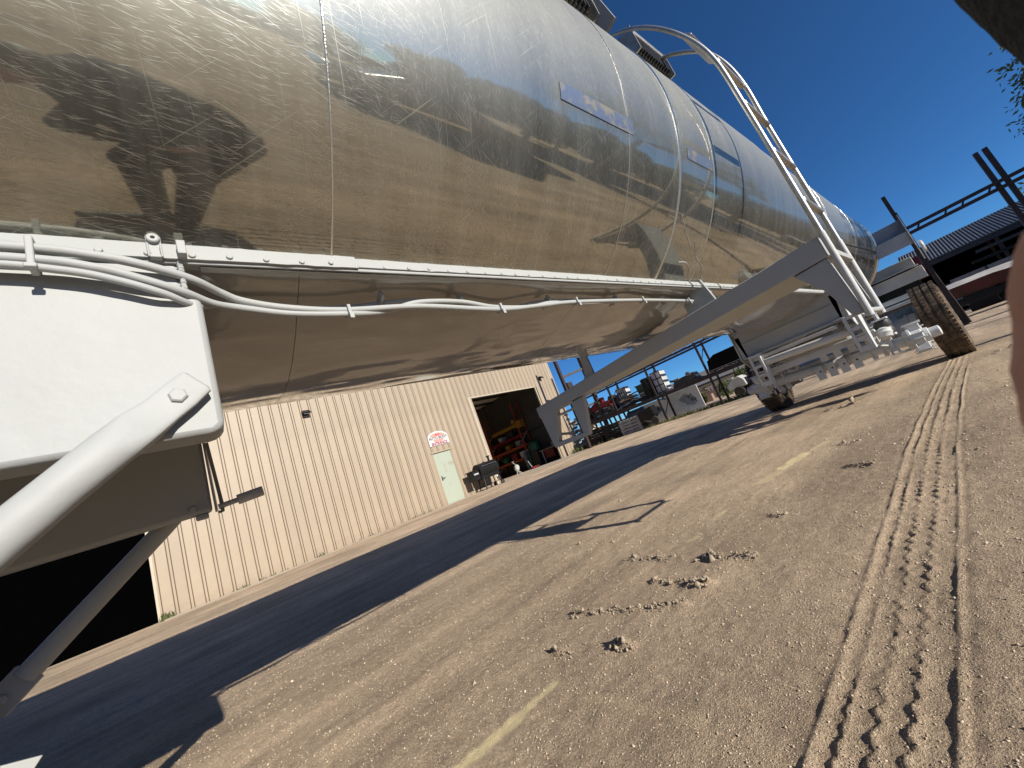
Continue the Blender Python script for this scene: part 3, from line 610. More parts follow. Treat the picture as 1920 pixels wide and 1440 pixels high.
# ---- rear suspension of the tank trailer
plate('bulkhead', [(.875, .985), (2.045, .985), (2.10, 1.40), (1.80, 1.33), (1.46, 1.26), (1.12, 1.33), (.82, 1.40)], x0=6.2, th=.02)
plate('bulkhead_flange', [(.86, .955), (2.06, .955), (2.06, .985), (.86, .985)], x0=6.15, th=.10)
plate('bulkhead_rib', [(.90, 1.175), (2.02, 1.175), (2.02, 1.19), (.90, 1.19)], x0=6.185, th=.015)
for yy, sg in ((.865, -1), (2.055, 1)):
    MB().box(6.2, 9.75, yy - .04, yy + .04, .97, 1.30).build('subframe_rail', 'white2', T, bevel=.005)
    MB().prism([(6.16, yy + sg * .045, 1.40), (6.16, yy + sg * .045, .96), (6.5, yy + sg * .045, .72), (6.75, yy + sg * .045, .72), (6.9, yy + sg * .045, .96), (9.3, yy + sg * .045, .96), (9.3, yy + sg * .045, 1.35)], (0, sg * .012, 0)).build('side_plate', 'white2', T, bevel=.003)
def hanger(x, y):      # pierced spring hanger: plate with a rectangular window facing forward
    m_ = MB(); w_ = .075
    m_.box(x, x + .02, y - w_, y - w_ + .035, .52, .97).box(x, x + .02, y + w_ - .035, y + w_, .52, .97)
    for z0, z1 in ((.93, .97), (.78, .82), (.66, .69), (.52, .58)): m_.box(x + .001, x + .019, y - w_ + .035, y + w_ - .035, z0, z1)
    m_.prism([(x + .02, y - w_, .97), (x + .02, y - w_, .52), (x + .10, y - w_, .52), (x + .24, y - w_, .97)], (0, .012, 0)).prism([(x + .02, y + w_, .97), (x + .02, y + w_, .52), (x + .10, y + w_, .52), (x + .24, y + w_, .97)], (0, -.012, 0))
    return m_
for y in (.80, 1.90):
    for x in (6.02, 7.35): hanger(x, y).build('spring_hanger', 'white2', T, bevel=.003)
    lf = MB()
    for q in range(5):
        L_ = .60 - .09 * q; pts = [(6.62 + t * L_, 0, .70 - .016 * q - .10 * (1 - t * t) * .5 + .02) for t in np.linspace(-1, 1, 9)]
        for a_, b_ in zip(pts[:-1], pts[1:]): lf.beam((a_[0], y, a_[2]), (b_[0], y, b_[2]), .075, .013)
    lf.build('leaf_spring', 'white2', T, bevel=.001)
    for x in (6.54, 6.66):
        MB().tube([(x, y - .055, .38), (x, y - .055, .76)], .011, 8).tube([(x, y + .055, .38), (x, y + .055, .76)], .011, 8).box(x - .015, x + .015, y - .08, y + .08, .735, .75).build('u_bolt', 'white2', T)
    for q in (-1, 1):
        for x in (6.54, 6.66): MB().lathe((x, y + q * .055, .36), (0, 0, 1), [(0, .014), (.02, .02), (.045, .02)], 6).build('nut', 'white2', T, ang=15)
MB().tube([(6.12, .74, .79), (6.12, 1.98, .83)], .048, 16).build('cross_tube', 'white2', T)
MB().box(6.05, 6.09, .95, 1.95, .885, .925).build('spacer_bar', 'white2', T, bevel=.004)
# axles: the front one bare, the rear one with tyres
def axle(x, z0, z1):
    ax = MB().tube([(x, .42, z0), (x, 2.28, z1)], .066, 20).build('axle', 'white2', T); return ax
A1 = axle(6.60, .455, .52); A2 = axle(7.92, .53, .53)
def hub(x, yo, z, sg, parent, bare=True):
    d = (0, sg, 0)
    prof = [(0, .075), (.01, .115), (.05, .118), (.055, .15), (.075, .15), (.08, .112), (.16, .105), (.165, .085), (.215, .08), (.22, .062), (.30, .060), (.305, .052), (.31, .03)]
    h_ = MB().lathe((x, yo, z), d, prof, 28).build('hub', 'white2', parent, ang=30)
    for q in range(5):
        an = 2 * math.pi * q / 5 + .5; c, s_ = math.cos(an), math.sin(an); e = Vector((c, 0, s_)); t_ = Vector((-s_, 0, c)); o = Vector((x, yo + sg * .115, z))
        sp = MB().obox(o + e * .135, e * .040, t_ * .036, Vector((0, .06, 0))).obox(o + e * .178 + t_ * .03, e * .006, t_ * .008, Vector((0, .085, 0))).obox(o + e * .178 - t_ * .03, e * .006, t_ * .008, Vector((0, .085, 0)))
        sp.build('spoke', 'white2', h_, bevel=.005)
    return h_
hub(6.60, .545, .453, -1, A1); hub(6.60, 2.06, .515, 1, A1)
for y, sg in ((.66, 1), (1.98, -1)):
    MB().obox((6.60, y, .47 if sg > 0 else .51), (.085, 0, 0), (0, .02, 0), (0, 0, .085)).build('axle_clamp', 'white2', A1, bevel=.008)
    MB().tube([(6.48, y - .03, .42), (6.45, y - .05, .36)], .014, 8).build('push_rod', 'white2', A1); MB().tube([(6.50, y + .03, .41), (6.47, y + .02, .35)], .012, 8).build('push_rod', 'white2', A1)
    MB().lathe((6.50, y, .56), (-.4, 0, 1), [(0, .02), (.03, .035), (.07, .03), (.09, .012)], 10).build('slack_adjuster', 'white2', A1)
for y in (1.42, 1.285, 1.155, 1.02):
    MB().box(6.50, 6.512, y - .045, y + .045, .335, .52).box(6.512, 6.60, y - .045, y - .035, .40, .52).box(6.47, 6.50, y + .02, y + .032, .47, .53).build('cam_bracket', 'white2', T, bevel=.002)
    MB().lathe((6.499, y - .01, .445), (-1, 0, 0), [(0, .011), (.003, .011)], 10).build('hole', 'black', T)
for y in (.97, 1.12, 1.27):
    MB().box(6.32, 6.335, y - .04, y + .04, .555, .65).lathe((6.32, y, .60), (-1, 0, 0), [(0, .010), (.003, .010)], 10).build('gusset', 'white2', T, bevel=.002)
MB().box(6.30, 6.36, .70, 2.00, .635, .72).build('spring_beam', 'white2', T, bevel=.006)
for y, sg in ((.63, -1), (2.07, 1)):
    MB().lathe((6.45, y, .60), (0, 0, 1), [(0, .05), (.01, .078), (.05, .088), (.09, .075), (.13, .088), (.18, .078), (.19, .05)], 20).build('air_bag', 'darkgrey', T)
    MB().box(6.37, 6.53, y - .07, y + .07, .575, .60).box(6.37, 6.53, y - .07, y + .07, .79, .81).build('air_bag_plate', 'white2', T, bevel=.004)
    MB().lathe((6.32, y, .70), (-.25, -.1 * sg, -1), [(0, .03), (.02, .07), (.05, .07), (.06, .078), (.07, .078), (.08, .07), (.12, .065), (.14, .03)], 20).build('brake_chamber', 'white2', T)
    MB().tube([(6.3, y, .62), (6.28, y - sg * .1, .52), (6.5, y - sg * .06, .48)], .012, 8).build('air_hose', 'white2', T)
for y, z in ((1.05, .90), (1.62, .86), (1.80, .84)):
    MB().box(6.55, 6.75, y - .05, y + .05, z - .10, z + .06).build('valve_box', 'lightgrey', T, bevel=.01)
MB().lathe((7.1, 1.0, .80), (0, 1, 0), [(0, .05), (.03, .12), (.06, .14), (.84, .14), (.87, .12), (.9, .05)], 24).build('air_tank', 'white2', T)
def wheel(y, sg, name='wheel'):
    r = .535; w_ = .135; c = (7.92, y, .530)
    wz = thing(name, c); wz.parent = T; wz.location = Vector(c) - Vector(T.location); INV[wz.name] = Matrix.Translation(c).inverted()
    prof = [(-w_ + .01, .29), (-w_, .33), (-w_ - .008, .42), (-w_ + .008, .495), (-w_ + .028, r - .006), (-.082, r), (-.080, r - .008), (-.066, r - .008), (-.064, r), (-.012, r + .002), (-.010, r - .008), (.010, r - .008), (.012, r + .002), (.064, r), (.066, r - .008), (.080, r - .008), (.082, r), (w_ - .028, r - .006), (w_ - .008, .495), (w_ + .008, .42), (w_, .33), (w_ - .01, .29)]
    ty = MB().lathe(c, (0, 1, 0), prof, 72, cap=False); o = ty.build('tyre', 'tread', wz, ang=25)
    tb = MB()
    for k in range(60):
        an = 2 * math.pi * k / 60
        for t_ in (-.108, -.038, .038, .108):
            a2 = an + (.03 if t_ > 0 else 0); e = Vector((math.cos(a2), 0, math.sin(a2))); tt = Vector((-e.z, 0, e.x))
            tb.obox(Vector(c) + e * (r + .001) + Vector((0, t_, 0)), e * .0022, tt * .021, Vector((0, .020, 0)))
    tk = tb.build('tread_blocks', 'tread', wz, smooth=False); tk['kind'] = 'stuff'
    MB().lathe(c, (0, sg, 0), [(-w_ + .01, .292), (-w_ + .02, .27), (.03, .25), (.04, .10), (.02, .04)], 32).lathe(c, (0, sg, 0), [(-.13, .0), (-.125, .292)], 32, cap=False).build('rim', 'white2', wz, ang=30)
    return wz
wheel(.235, -1); wheel(2.45, 1)
for y0, d in ((.40, 1), (2.28, -1)):
    MB().lathe((7.92, y0, .53), (0, d, 0), [(0, .19), (.02, .215), (.10, .215), (.105, .225), (.13, .225), (.135, .205), (.28, .20), (.29, .12), (.30, .07)], 40).build('brake_drum', 'lightgrey', A2, ang=30)
# tail frame behind the tank
XR = 9.72
def tail(y0, y1, z0, z1, th=.05, x=XR, name='tail_beam'):
    return MB().box(x, x + th, y0, y1, z0, z1).build(name, 'white2', T, bevel=.006)
tail(.19, 2.70, 1.50, 1.655); tail(.16, 2.74, 1.475, 1.497, .14, XR - .10, 'tail_flange'); tail(.13, 2.76, 1.245, 1.445, .06)
tail(.13, 2.76, 1.43, 1.447, .14, XR - .09, 'tail_flange'); tail(.30, 2.60, 1.02, 1.105, .05); tail(.30, 2.6, .93, .985, .12, XR - .12)
MB().box(XR + .062, XR + .09, .25, 2.6, 1.10, 1.50).build('tail_panel', 'black', T)
MB().box(XR + .4, XR + .43, .12, 2.7, 1.25, 1.66).build('red_tail_board', 'red', T)
# light bracket at tank height
bk = MB().box(XR - .1, XR - .09, .06, .50, 2.02, 2.30).prism([(XR - .35, .06, 1.83), (XR - .35, .50, 1.90), (XR - .08, .50, 1.94), (XR - .08, .06, 1.90)], (0, 0, .02)).box(XR - .36, XR - .34, .06, .52, 1.80, 2.03).build('light_bracket', 'white2', T, bevel=.004)
MB().prism([(XR - .40, .045, 2.34), (XR - .40, .045, 1.80), (XR - .25, .045, 1.52), (XR - .05, .045, 1.52), (XR - .05, .045, 2.34)], (0, .015, 0)).build('bracket_plate', 'white2', bk, bevel=.003)
MB().lathe((XR - .1, .02, 1.72), (0, -1, 0), [(0, .11), (.03, .115), (.05, .09), (.052, .03)], 20).build('marker_lamp', 'lightgrey', bk)
MB().tube([(9.3, .62, 1.9), (9.45, .50, 1.95), (9.6, .45, 1.98)], .02, 8).build('wire_bundle', 'black', T)
MB().tube(smooth([(6.3, .52, 1.78), (7.6, .47, 1.80), (8.6, .47, 1.86), (9.4, .50, 1.93)], 6), .008, 6).build('cable', 'black', T)

# ------------------------------------------------------------------ metal shop building
B0 = (7.1, 14.05, 0.0); BA = rad(5.0)
B = thing('metal_building', (B0[0], B0[1], .22), BA, 'beige ribbed steel shop building behind the trailer', 'building')
INV[B.name] = INV[B.name]
def bw(u, n, z):          # facade coordinates (u along, n into the building) to world
    return (B0[0] + u * math.cos(BA) - n * math.sin(BA), B0[1] + u * math.sin(BA) + n * math.cos(BA), z)
def lb(m_, name, mat, parent=B, **k):      # build with vertices given in (u, n, z)
    m_.v = [(x, y, z - .22) for x, y, z in m_.v]; return m_.build(name, mat, parent, local=True, **k)
EAVE = 6.3; PW = .2845
openings = [(-13.2, -8.27, 4.35), (-.06, .955, 2.345), (2.70, 7.25, 4.30)]
panel_cache = {}
def panel_mesh(z0, z1, wdt):
    key = (round(z0, 2), round(z1, 2), round(wdt, 3))
    if key not in panel_cache:
        m_ = MB(); g = .0065
        m_.prism([(g, .03, z0), (g, -.004, z0), (.014, -.014, z0), (.062 - g, -.014, z0), (.064 - g, -.004, z0), (.064 - g, .03, z0)], (0, 0, z1 - z0))
        m_.prism([(.066 + g, .03, z0), (.066 + g, -.004, z0), (.074 + g, -.010, z0), (wdt - .008 - g, -.010, z0), (wdt - g, -.004, z0), (wdt - g, .03, z0)], (0, 0, z1 - z0))
        panel_cache[key] = lb(m_, 'wall_panel', 'beige', smooth=False); return panel_cache[key], True
    return panel_cache[key], False
u = -8.27 - PW * 18
while u < 8.86:
    segs = [(.215, EAVE)]; mid = u + PW / 2; wdt = PW
    for a_, b_, top in openings:
        if a_ < mid < b_: segs = [(top, EAVE)]
    for z0, z1 in segs:
        o, first = panel_mesh(z0, z1, wdt)
        if not first: o = inst(o, B)
        o.location = (u, 0, 0)
    u += PW
bkm = MB()
for a_, b_, z0 in ((-13.4, -13.2, .2), (-13.2, -8.27, 4.35), (-8.27, -.06, .2), (-.06, .955, 2.345), (.955, 2.70, .2), (2.70, 7.25, 4.30), (7.25, 8.83, .2)): bkm.box(a_, b_, .031, .05, z0, EAVE)
lb(bkm, 'wall_backing', 'beigegap', smooth=False)
lb(MB().box(8.81, 8.83, .05, 14, .2, EAVE).box(-13.4, -13.38, .05, 14, .2, EAVE).box(-13.4, 8.83, 14, 14.05, .2, EAVE), 'side_wall', 'beige')
lb(MB().prism([(-13.7, -.3, EAVE), (-13.7, 14.3, EAVE), (-13.7, 7, EAVE + 1.1)], (22.8, 0, 0)), 'roof', 'roofgrey')
lb(MB().box(8.78, 8.87, -.03, .03, .22, EAVE), 'corner_trim', 'trim')
# added black sheet across the left opening, in place of its unlit interior
lb(MB().box(-13.2, -8.27, .055, .10, .2, 4.4), 'opening_shade_sheet', 'void')
lb(MB().box(-8.30, -8.25, -.03, .06, .2, 4.35), 'door_jamb', 'trim')
# steel entry door
dr = lb(MB().box(0, .885, .012, .05, .255, 2.275), 'door', 'doorgreen', bevel=.004)
lb(MB().box(.075, .10, -.03, .012, 1.18, 1.36).tube([(.09, -.03, 1.27), (.09, -.06, 1.27), (.22, -.062, 1.265)], .013, 8), 'handle', 'darkgrey', dr)
lb(MB().box(-.055, -.01, -.022, .05, .22, 2.33).box(.895, .945, -.022, .05, .22, 2.33).box(-.08, .97, -.05, .05, 2.29, 2.345), 'door_frame', 'beige', bevel=.003)
lb(MB().box(-.01, 0, .02, .05, .25, 2.28).box(.885, .895, .02, .05, .25, 2.28), 'door_gap', 'black')
lb(MB().box(-.1, 1.0, -.03, .0, .18, .25), 'door_sill', 'concrete')
# tall workshop opening with trim and dark interior
lb(MB().box(2.60, 2.72, -.035, .06, .2, 4.32), 'door_trim', 'trim', bevel=.003); lb(MB().box(7.22, 7.28, -.03, .06, .2, 4.32), 'door_trim', 'trim', bevel=.003)
lb(MB().box(2.58, 7.30, -.02, .06, 4.27, 4.33), 'lintel', 'trim', bevel=.003)
lb(MB().box(2.2, 2.22, .06, 13.9, .2, 6).box(8.75, 8.78, .06, 13.9, .2, 6).box(-1, 8.78, 13.85, 13.9, .2, 6), 'inner_wall', pm('shade_dark_inner_wall', (.065, .065, .06), .9, 0, (.05, .05, .045), 2))  # wall colour darkened to stand in for the unlit interior
lb(MB().box(2.22, 8.75, .03, 13.85, .12, .235), 'floor_slab', pm('oily_shade_dark_floor', (.040, .036, .032), .9, 0, (.055, .05, .043), 2))  # oily floor, also darkened in colour to stand for interior shade
lb(MB().box(2.22, 8.75, .06, 13.85, 5.2, 5.25), 'ceiling', 'ceilins')
pur = MB()
for n_ in np.arange(.7, 13, 1.5): pur.box(2.25, 8.74, n_, n_ + .09, 5.05, 5.19)
lb(pur, 'purlin', 'darkgrey')
for n_ in np.arange(1.2, 9, 2.2): lb(MB().box(3.0, 5.0, n_, n_ + .5, 5.03, 5.045), 'insulation_strip', 'ceilins')
# stock rack and clutter inside
ir = thing('stock_rack', bw(8.3, 4.5, .235), BA, 'tall rack with orange and red shelf beams along the inner wall of the open workshop', 'shelf rack')
def il(m_, name, mat, parent, origin, **k):
    m_.v = [(x - origin[0], y - origin[1], z - origin[2]) for x, y, z in m_.v]; return m_.build(name, mat, parent, local=True, **k)
io = Vector((8.3, 4.5, .235))
for nn in (3.0, 6.0, 8.6):
    for uu in (8.0, 8.62): il(MB().box(uu - .04, uu + .04, nn - .04, nn + .04, .235, 4.3), 'post', 'orange', ir, io)
    for z in (.6, 1.3, 2.0, 2.7): il(MB().beam((8.0, nn, z), (8.62, nn, z + .5), .03, .03), 'brace', 'lightgrey', ir, io)
for z, mt in ((.90, 'orange'), (1.62, 'orange'), (2.26, 'red')):
    for uu in (7.98, 8.64):
        for n0, n1 in ((3.05, 5.95), (6.05, 8.55)): il(MB().box(uu - .03, uu + .03, n0, n1, z, z + .13), 'shelf_beam', mt, ir, io)
    il(MB().box(8.03, 8.6, 3.0, 8.6, z + .10, z + .125), 'shelf_board', 'wood', ir, io)
def inthing(name, u_, n_, z_, label, cat, parts):
    t = thing(name, bw(u_, n_, z_), BA, label, cat)
    for nm, m_, mt in parts: il(m_, nm, mt, t, Vector((u_, n_, z_)))
    return t
inthing('hoist', 8.0, 4.2, 2.8, 'yellow hoist beam with motor and hook hung above the orange rack', 'hoist', [('beam', MB().box(7.85, 7.95, 2.9, 5.3, 2.86, 3.06), 'yellow'), ('hoist_motor', MB().box(7.75, 8.05, 2.45, 2.9, 2.75, 3.15), 'yellow'), ('hook_block', MB().lathe((7.9, 3.2, 3.1), (0, 0, 1), [(0, .05), (.03, .11), (.2, .12), (.25, .05)], 14), 'yellow'), ('hanger', MB().box(7.87, 7.93, 5.25, 5.3, 3.06, 5.0), 'darkgrey')])
for nn, zz, mt, s_, lab in ((3.5, 1.03, 'lightgrey', .22, 'pale carton on the lowest workshop rack shelf'), (4.3, 1.03, 'red', .25, 'red box on the lowest workshop rack shelf'), (5.2, 1.03, 'green', .2, 'green box on the lowest workshop rack shelf'), (3.6, 1.75, 'grey', .2, 'grey box on the middle workshop rack shelf'), (4.6, 1.75, 'yellow', .18, 'yellow box on the middle workshop rack shelf'), (4.0, 2.39, 'darkgrey', .24, 'dark bin on the upper workshop rack shelf'), (5.0, 2.39, 'lightgrey', .17, 'pale box on the upper workshop rack shelf')):
    inthing('stored_box', 8.3, nn, zz, lab, 'box', [('body', MB().box(8.08, 8.5, nn - s_, nn + s_, zz, zz + s_ * 1.5), mt), ('lid', MB().box(8.07, 8.51, nn - s_ - .01, nn + s_ + .01, zz + s_ * 1.5, zz + s_ * 1.5 + .03), mt)])
inthing('floor_grinder', 5.8, 2.0, .235, 'small white machine on thin legs just inside the workshop door', 'machine', [('body', MB().lathe((5.8, 2.0, .46), (.35, 0, 1), [(0, .07), (.05, .13), (.2, .15), (.3, .10), (.33, .04)], 16), 'lightgrey'), ('leg', MB().tube([(5.75, 1.95, .48), (5.6, 1.85, .24)], .016, 8), 'lightgrey'), ('leg', MB().tube([(5.85, 2.05, .48), (6.08, 2.1, .24)], .016, 8), 'lightgrey'), ('leg', MB().tube([(5.8, 1.95, .48), (5.95, 1.8, .24)], .016, 8), 'lightgrey'), ('handle', MB().tube([(5.85, 2, .78), (5.65, 2, .98), (5.65, 1.85, .98)], .015, 8), 'whitematte')])
inthing('floor_jack', 6.8, 1.7, .235, 'low red floor jack with raised handle inside the door', 'jack', [('body', MB().box(6.6, 7.1, 1.6, 1.8, .27, .37), 'red'), ('handle', MB().tube([(6.65, 1.7, .37), (6.5, 1.7, .75)], .018, 8), 'lightgrey'), ('wheel', MB().cyl((7.05, 1.55, .29), (7.05, 1.85, .29), .055), 'darkgrey')])
inthing('green_tank', 8.2, 2.45, .235, 'rounded green tank on a stand by the inner workshop wall', 'tank', [('tank', MB().lathe((8.2, 2.45, 1.15), (0, 0, 1), [(0, .18), (.05, .30), (.45, .30), (.55, .2), (.58, .06)], 20), 'green'), ('stand', MB().box(7.95, 8.45, 2.2, 2.7, .24, 1.15), 'darkgrey')])
inthing('workbench', 8.4, 1.4, .235, 'cluttered dark workbench along the inner workshop wall', 'workbench', [('bench_top', MB().box(8.05, 8.74, .7, 2.1, .98, 1.05), 'wood'), ('leg', MB().box(8.1, 8.16, .75, .81, .24, .98), 'lightgrey'), ('leg', MB().box(8.1, 8.16, 1.95, 2.01, .24, .98), 'lightgrey'), ('vise', MB().box(8.15, 8.35, .9, 1.15, 1.05, 1.28), 'grey'), ('drawer', MB().box(8.1, 8.7, 1.1, 1.8, .5, .95), 'red')])
for k in range(3): inthing('oxygen_bottle', 7.7 + .22 * k, 3.0 - .1 * k, .235, ('left', 'middle', 'right')[k] + ' slim gas bottle in front of the workshop rack', 'gas bottle', [('bottle', MB().lathe((7.7 + .22 * k, 3.0 - .1 * k, .24), (0, 0, 1), [(0, .09), (.9, .09), (1.0, .05), (1.08, .03)], 14), ('grey', 'green', 'yellow')[k]), ('valve', MB().box(7.67 + .22 * k, 7.73 + .22 * k, 2.97 - .1 * k, 3.03 - .1 * k, 1.31, 1.38), 'lightgrey')])
lb(MB().box(8.70, 8.75, .1, 13, 2.28, 2.42), 'wall_girt', 'darkgrey')
# concrete apron
ap = MB(); ap.prism([bw(-8.2, -.02, .205), bw(-8.2, -.42, .205), bw(2.3, -.45, .20), bw(2.3, -1.9, .19), bw(8.2, -1.9, .19), bw(8.2, -.02, .205)], (0, 0, .055))
o = ap.build('concrete_apron', 'concrete'); tag(o, kind='structure')
# wall lamps
def walllamp(u_, z_, lab):
    t = thing('wall_lamp', bw(u_, -.02, z_), BA, lab, 'lamp', 'floodlights on the shop wall')
    MB().box(-.07, .07, -.02, 0, -.07, .07).tube([(0, -.02, 0), (0, -.1, .02)], .02, 8).build('mount', 'black', t, local=True)
    MB().prism([(-.12, -.06, .10), (-.12, -.22, -.02), (-.12, -.20, -.06), (-.12, -.04, .06)], (.24, 0, 0)).build('housing', 'black', t, local=True, bevel=.006)
    MB().prism([(-.1, -.197, -.064), (-.1, -.05, .046), (-.1, -.052, .040), (-.1, -.199, -.068)], (.2, 0, 0)).build('lens', 'whitematte', t, local=True)
walllamp(-4.14, 4.74, 'black floodlight on the blank beige wall left of the entry door'); walllamp(7.9, 4.72, 'black floodlight on the beige wall right of the tall workshop door')
# arched entrance sign
sg = thing('sign', bw(.45, -.03, 2.58), BA, 'white arched sign reading ENTRANCE above the pale green door', 'sign')
W_ = .475; arch = [(-W_, -.0), (W_, 0), (W_, .33)] + [(W_ * math.cos(a_), .33 + .24 * math.sin(a_)) for a_ in np.linspace(.05, math.pi - .05, 18)] + [(-W_, .33)]
MB().prism([(x, 0, z) for x, z in arch], (0, -.012, 0)).build('sign_board', 'signwhite', sg, local=True, smooth=False)
def text(body, size, x, z, mat, name, parent, y=-.016, shear=0, sx=1, bold=.0, rot=0):
    c = D.curves.new(name, 'FONT'); c.body = body; c.size = size; c.align_x = 'CENTER'; c.extrude = .001; c.offset = bold
    o = D.objects.new(name + '_tmp', c); COL.objects.link(o); bpy.context.view_layer.update()
    me = D.meshes.new_from_object(o.evaluated_get(bpy.context.evaluated_depsgraph_get())); D.objects.remove(o)
    me.materials.clear(); me.materials.append(M[mat]); o = D.objects.new(name, me); COL.objects.link(o); o.parent = parent
    o.location = (x, y, z); o.rotation_euler = (rad(90), rot, 0); o.scale = (sx, 1, 1); INV[o.name] = INV[parent.name]; return o
MB().prism([(.25 * math.cos(a_), -.0125, .235 + .13 * math.sin(a_)) for a_ in np.linspace(math.pi, 2 * math.pi, 14)], (0, -.0015, 0)).build('emblem', 'signpink', sg, local=True, smooth=False)
MB().prism([(.36 * math.cos(a_), -.0125, .365 + .14 * math.sin(a_)) for a_ in np.linspace(0, math.pi, 14)], (0, -.001, 0)).build('emblem', 'signpink', sg, local=True, smooth=False)
MB().box(-.46, .46, -.0140, -.0125, .242, .362).build('banner', 'signwhite', sg, local=True, smooth=False)
text('AUTO BODY', .150, 0, .250, 'signblack', 'lettering', sg, sx=1.0, bold=.004)
text('ALS', .13, 0, .385, 'signmaroon', 'lettering', sg, bold=.004)
text('ENTRANCE', .150, 0, .018, 'signmaroon', 'lettering', sg, sx=.98, bold=.006)
for s_ in (-1, 1): MB().prism([(s_ * .33, -.0125, .17), (s_ * .22, -.0125, .19), (s_ * .24, -.0125, .155)], (0, -.001, 0)).build('leaf_mark', 'signgreen', sg, local=True, smooth=False)
MB().prism([(-.05, -.0145, .13), (.05, -.0145, .13), (0, -.0145, .19)], (0, -.001, 0)).build('leaf_mark', 'signgreen', sg, local=True, smooth=False)
# pellet smoker by the entry door
sm = thing('smoker_grill', bw(1.85, -.55, .235), BA, 'black barrel smoker grill parked by the beige wall beside the entry door', 'grill')
def sml(m_, name, mat, **k): return m_.build(name, mat, sm, local=True, **k)
sml(MB().lathe((-.52, 0, .80), (1, 0, 0), [(0, .05), (.01, .27), (.03, .29), (1.0, .29), (1.02, .27), (1.03, .05)], 24), 'barrel', 'black', ang=30)
sml(MB().box(-.48, .48, -.20, .20, .44, .70), 'lower_body', 'black', bevel=.02)
sml(MB().tube([(-.36, -.27, .95), (-.36, -.33, .95), (.36, -.33, .95), (.36, -.27, .95)], .014, 8), 'handle', 'chrome')
sml(MB().box(-.86, -.54, -.22, .22, .48, .86).box(-.90, -.54, -.25, .25, .86, .90), 'hopper', 'black', bevel=.015)
sml(MB().box(-.84, -.62, -.255, -.225, .70, .76), 'control_panel', 'lightgrey')
sml(MB().cyl((.40, .12, 1.02), (.40, .12, 1.25), .045).lathe((.40, .12, 1.25), (0, 0, 1), [(0, .05), (.01, .085), (.05, .085), (.06, .03)], 14), 'chimney', 'black')
for x, y in ((-.42, -.17), (-.42, .17), (.42, -.17), (.42, .17)): sml(MB().tube([(x * .9, y, .5), (x * 1.05, y * 1.3, .02)], .022, 8), 'leg', 'black')
sml(MB().box(-.45, .45, -.2, .2, .18, .20), 'shelf', 'black'); sml(MB().cyl((.44, -.27, .09), (.44, -.22, .09), .09).cyl((.44, .22, .09), (.44, .27, .09), .09), 'wheel', 'rubber')
sml(MB().box(.20, .34, -.32, -.24, .22, .38), 'grease_bucket', 'chrome', bevel=.01)
# ------------------------------------------------------------------ yard storage rack beyond the building corner
RA = rad(97); RO = (16.26, 9.43, .18)
def rbuild(m_, name, mat, parent, o=(0, 0, 0), **k):      # vertices in rack coordinates (s along, q towards the trailer, z above its foot)
    m_.v = [(x - o[0], y - o[1], z - o[2]) for x, y, z in m_.v]; return m_.build(name, mat, parent, local=True, **k)
def rthing(name, o, label, cat, group=None, rz=0):
    c, s_ = math.cos(RA), math.sin(RA)
    t = thing(name, (RO[0] + o[0] * c - o[1] * s_, RO[1] + o[0] * s_ + o[1] * c, RO[2] + o[2]), RA + rz, label, cat, group); return t
rk = rthing('storage_rack', (0, 0, 0), 'long dark rusty steel storage rack with two shelves in the yard', 'rack')
posts = (4.25, 2.15, 0.0, -2.42, -4.75, -7.1)
p0 = None
for s_ in posts:
    for q in (0, -1.05):
        rbuild(MB().box(s_ - .04, s_ + .04, q - .04, q + .04, -.15, 2.72), 'post', 'rackdark', rk)
    for k in range(3): rbuild(MB().beam((s_, -.04, .3 + .8 * k), (s_, -1.01, .9 + .8 * k), .025, .025), 'brace', 'rackdark', rk)
for q in (0, -1.05):
    for a_, b_ in zip(posts[:-1], posts[1:]):
        rbuild(MB().box(b_ + .04, a_ - .04, q - .025, q + .025, 2.60, 2.69), 'top_beam', 'rackdark', rk)
        rbuild(MB().box(b_ + .04, a_ - .04, q - .03, q + .03, 1.13, 1.26), 'shelf_beam', 'rackdark', rk)
for s_ in np.arange(-7, 4.2, .55): rbuild(MB().box(s_, s_ + .09, -1.0, -.04, 1.262, 1.285), 'shelf_slat', 'darkwood', rk)
for s_ in np.arange(-7, 4.2, .62): rbuild(MB().box(s_, s_ + .2, -.9, -.10, 2.695, 2.72), 'top_slat', 'whitematte' if int(s_ * 3) % 3 else 'red', rk)
# things on the shelf
def item(name, o, label, cat, parts, group=None):
    t = rthing(name, o, label, cat, group)
    for nm, m_, mt in parts: rbuild(m_, nm, mt, t, o)
    return t
Zs = 1.286
item('red_engine', (3.1, -.4, Zs), 'red engine with a dark flywheel on the rack shelf above black pallets', 'engine', [
    ('block', MB().box(2.45, 3.8, -.75, -.15, Zs + .42, Zs + .70).box(2.9, 3.25, -.6, -.3, Zs + .7, Zs + .98).prism([(3.25, -.6, Zs + .7), (3.7, -.6, Zs + .7), (3.3, -.6, Zs + .86)], (0, .3, 0)), 'red'),
    ('flywheel', MB().cyl((2.35, -.5, Zs + .72), (2.35, -.2, Zs + .72), .15).cyl((3.7, -.3, Zs + .5), (3.7, -.05, Zs + .5), .13), 'rubber'),
    ('cradle', MB().box(2.3, 4.1, -.8, -.1, Zs, Zs + .12).box(2.4, 2.5, -.8, -.1, Zs + .12, Zs + .42).box(3.8, 3.9, -.8, -.1, Zs + .12, Zs + .42).box(2.6, 3.7, -.6, -.2, Zs + .15, Zs + .38), 'darkgrey')])
item('sack', (2.75, -.95, Zs + .0), 'pale grey covered bundle behind the red engine', 'bundle', [('cover', MB().prism([(2.2, -1.0, Zs), (2.2, -1.0, Zs + .75), (2.6, -1.0, Zs + .95), (3.0, -1.0, Zs + .6), (3.0, -1.0, Zs)], (0, .25, 0)), 'grey')])
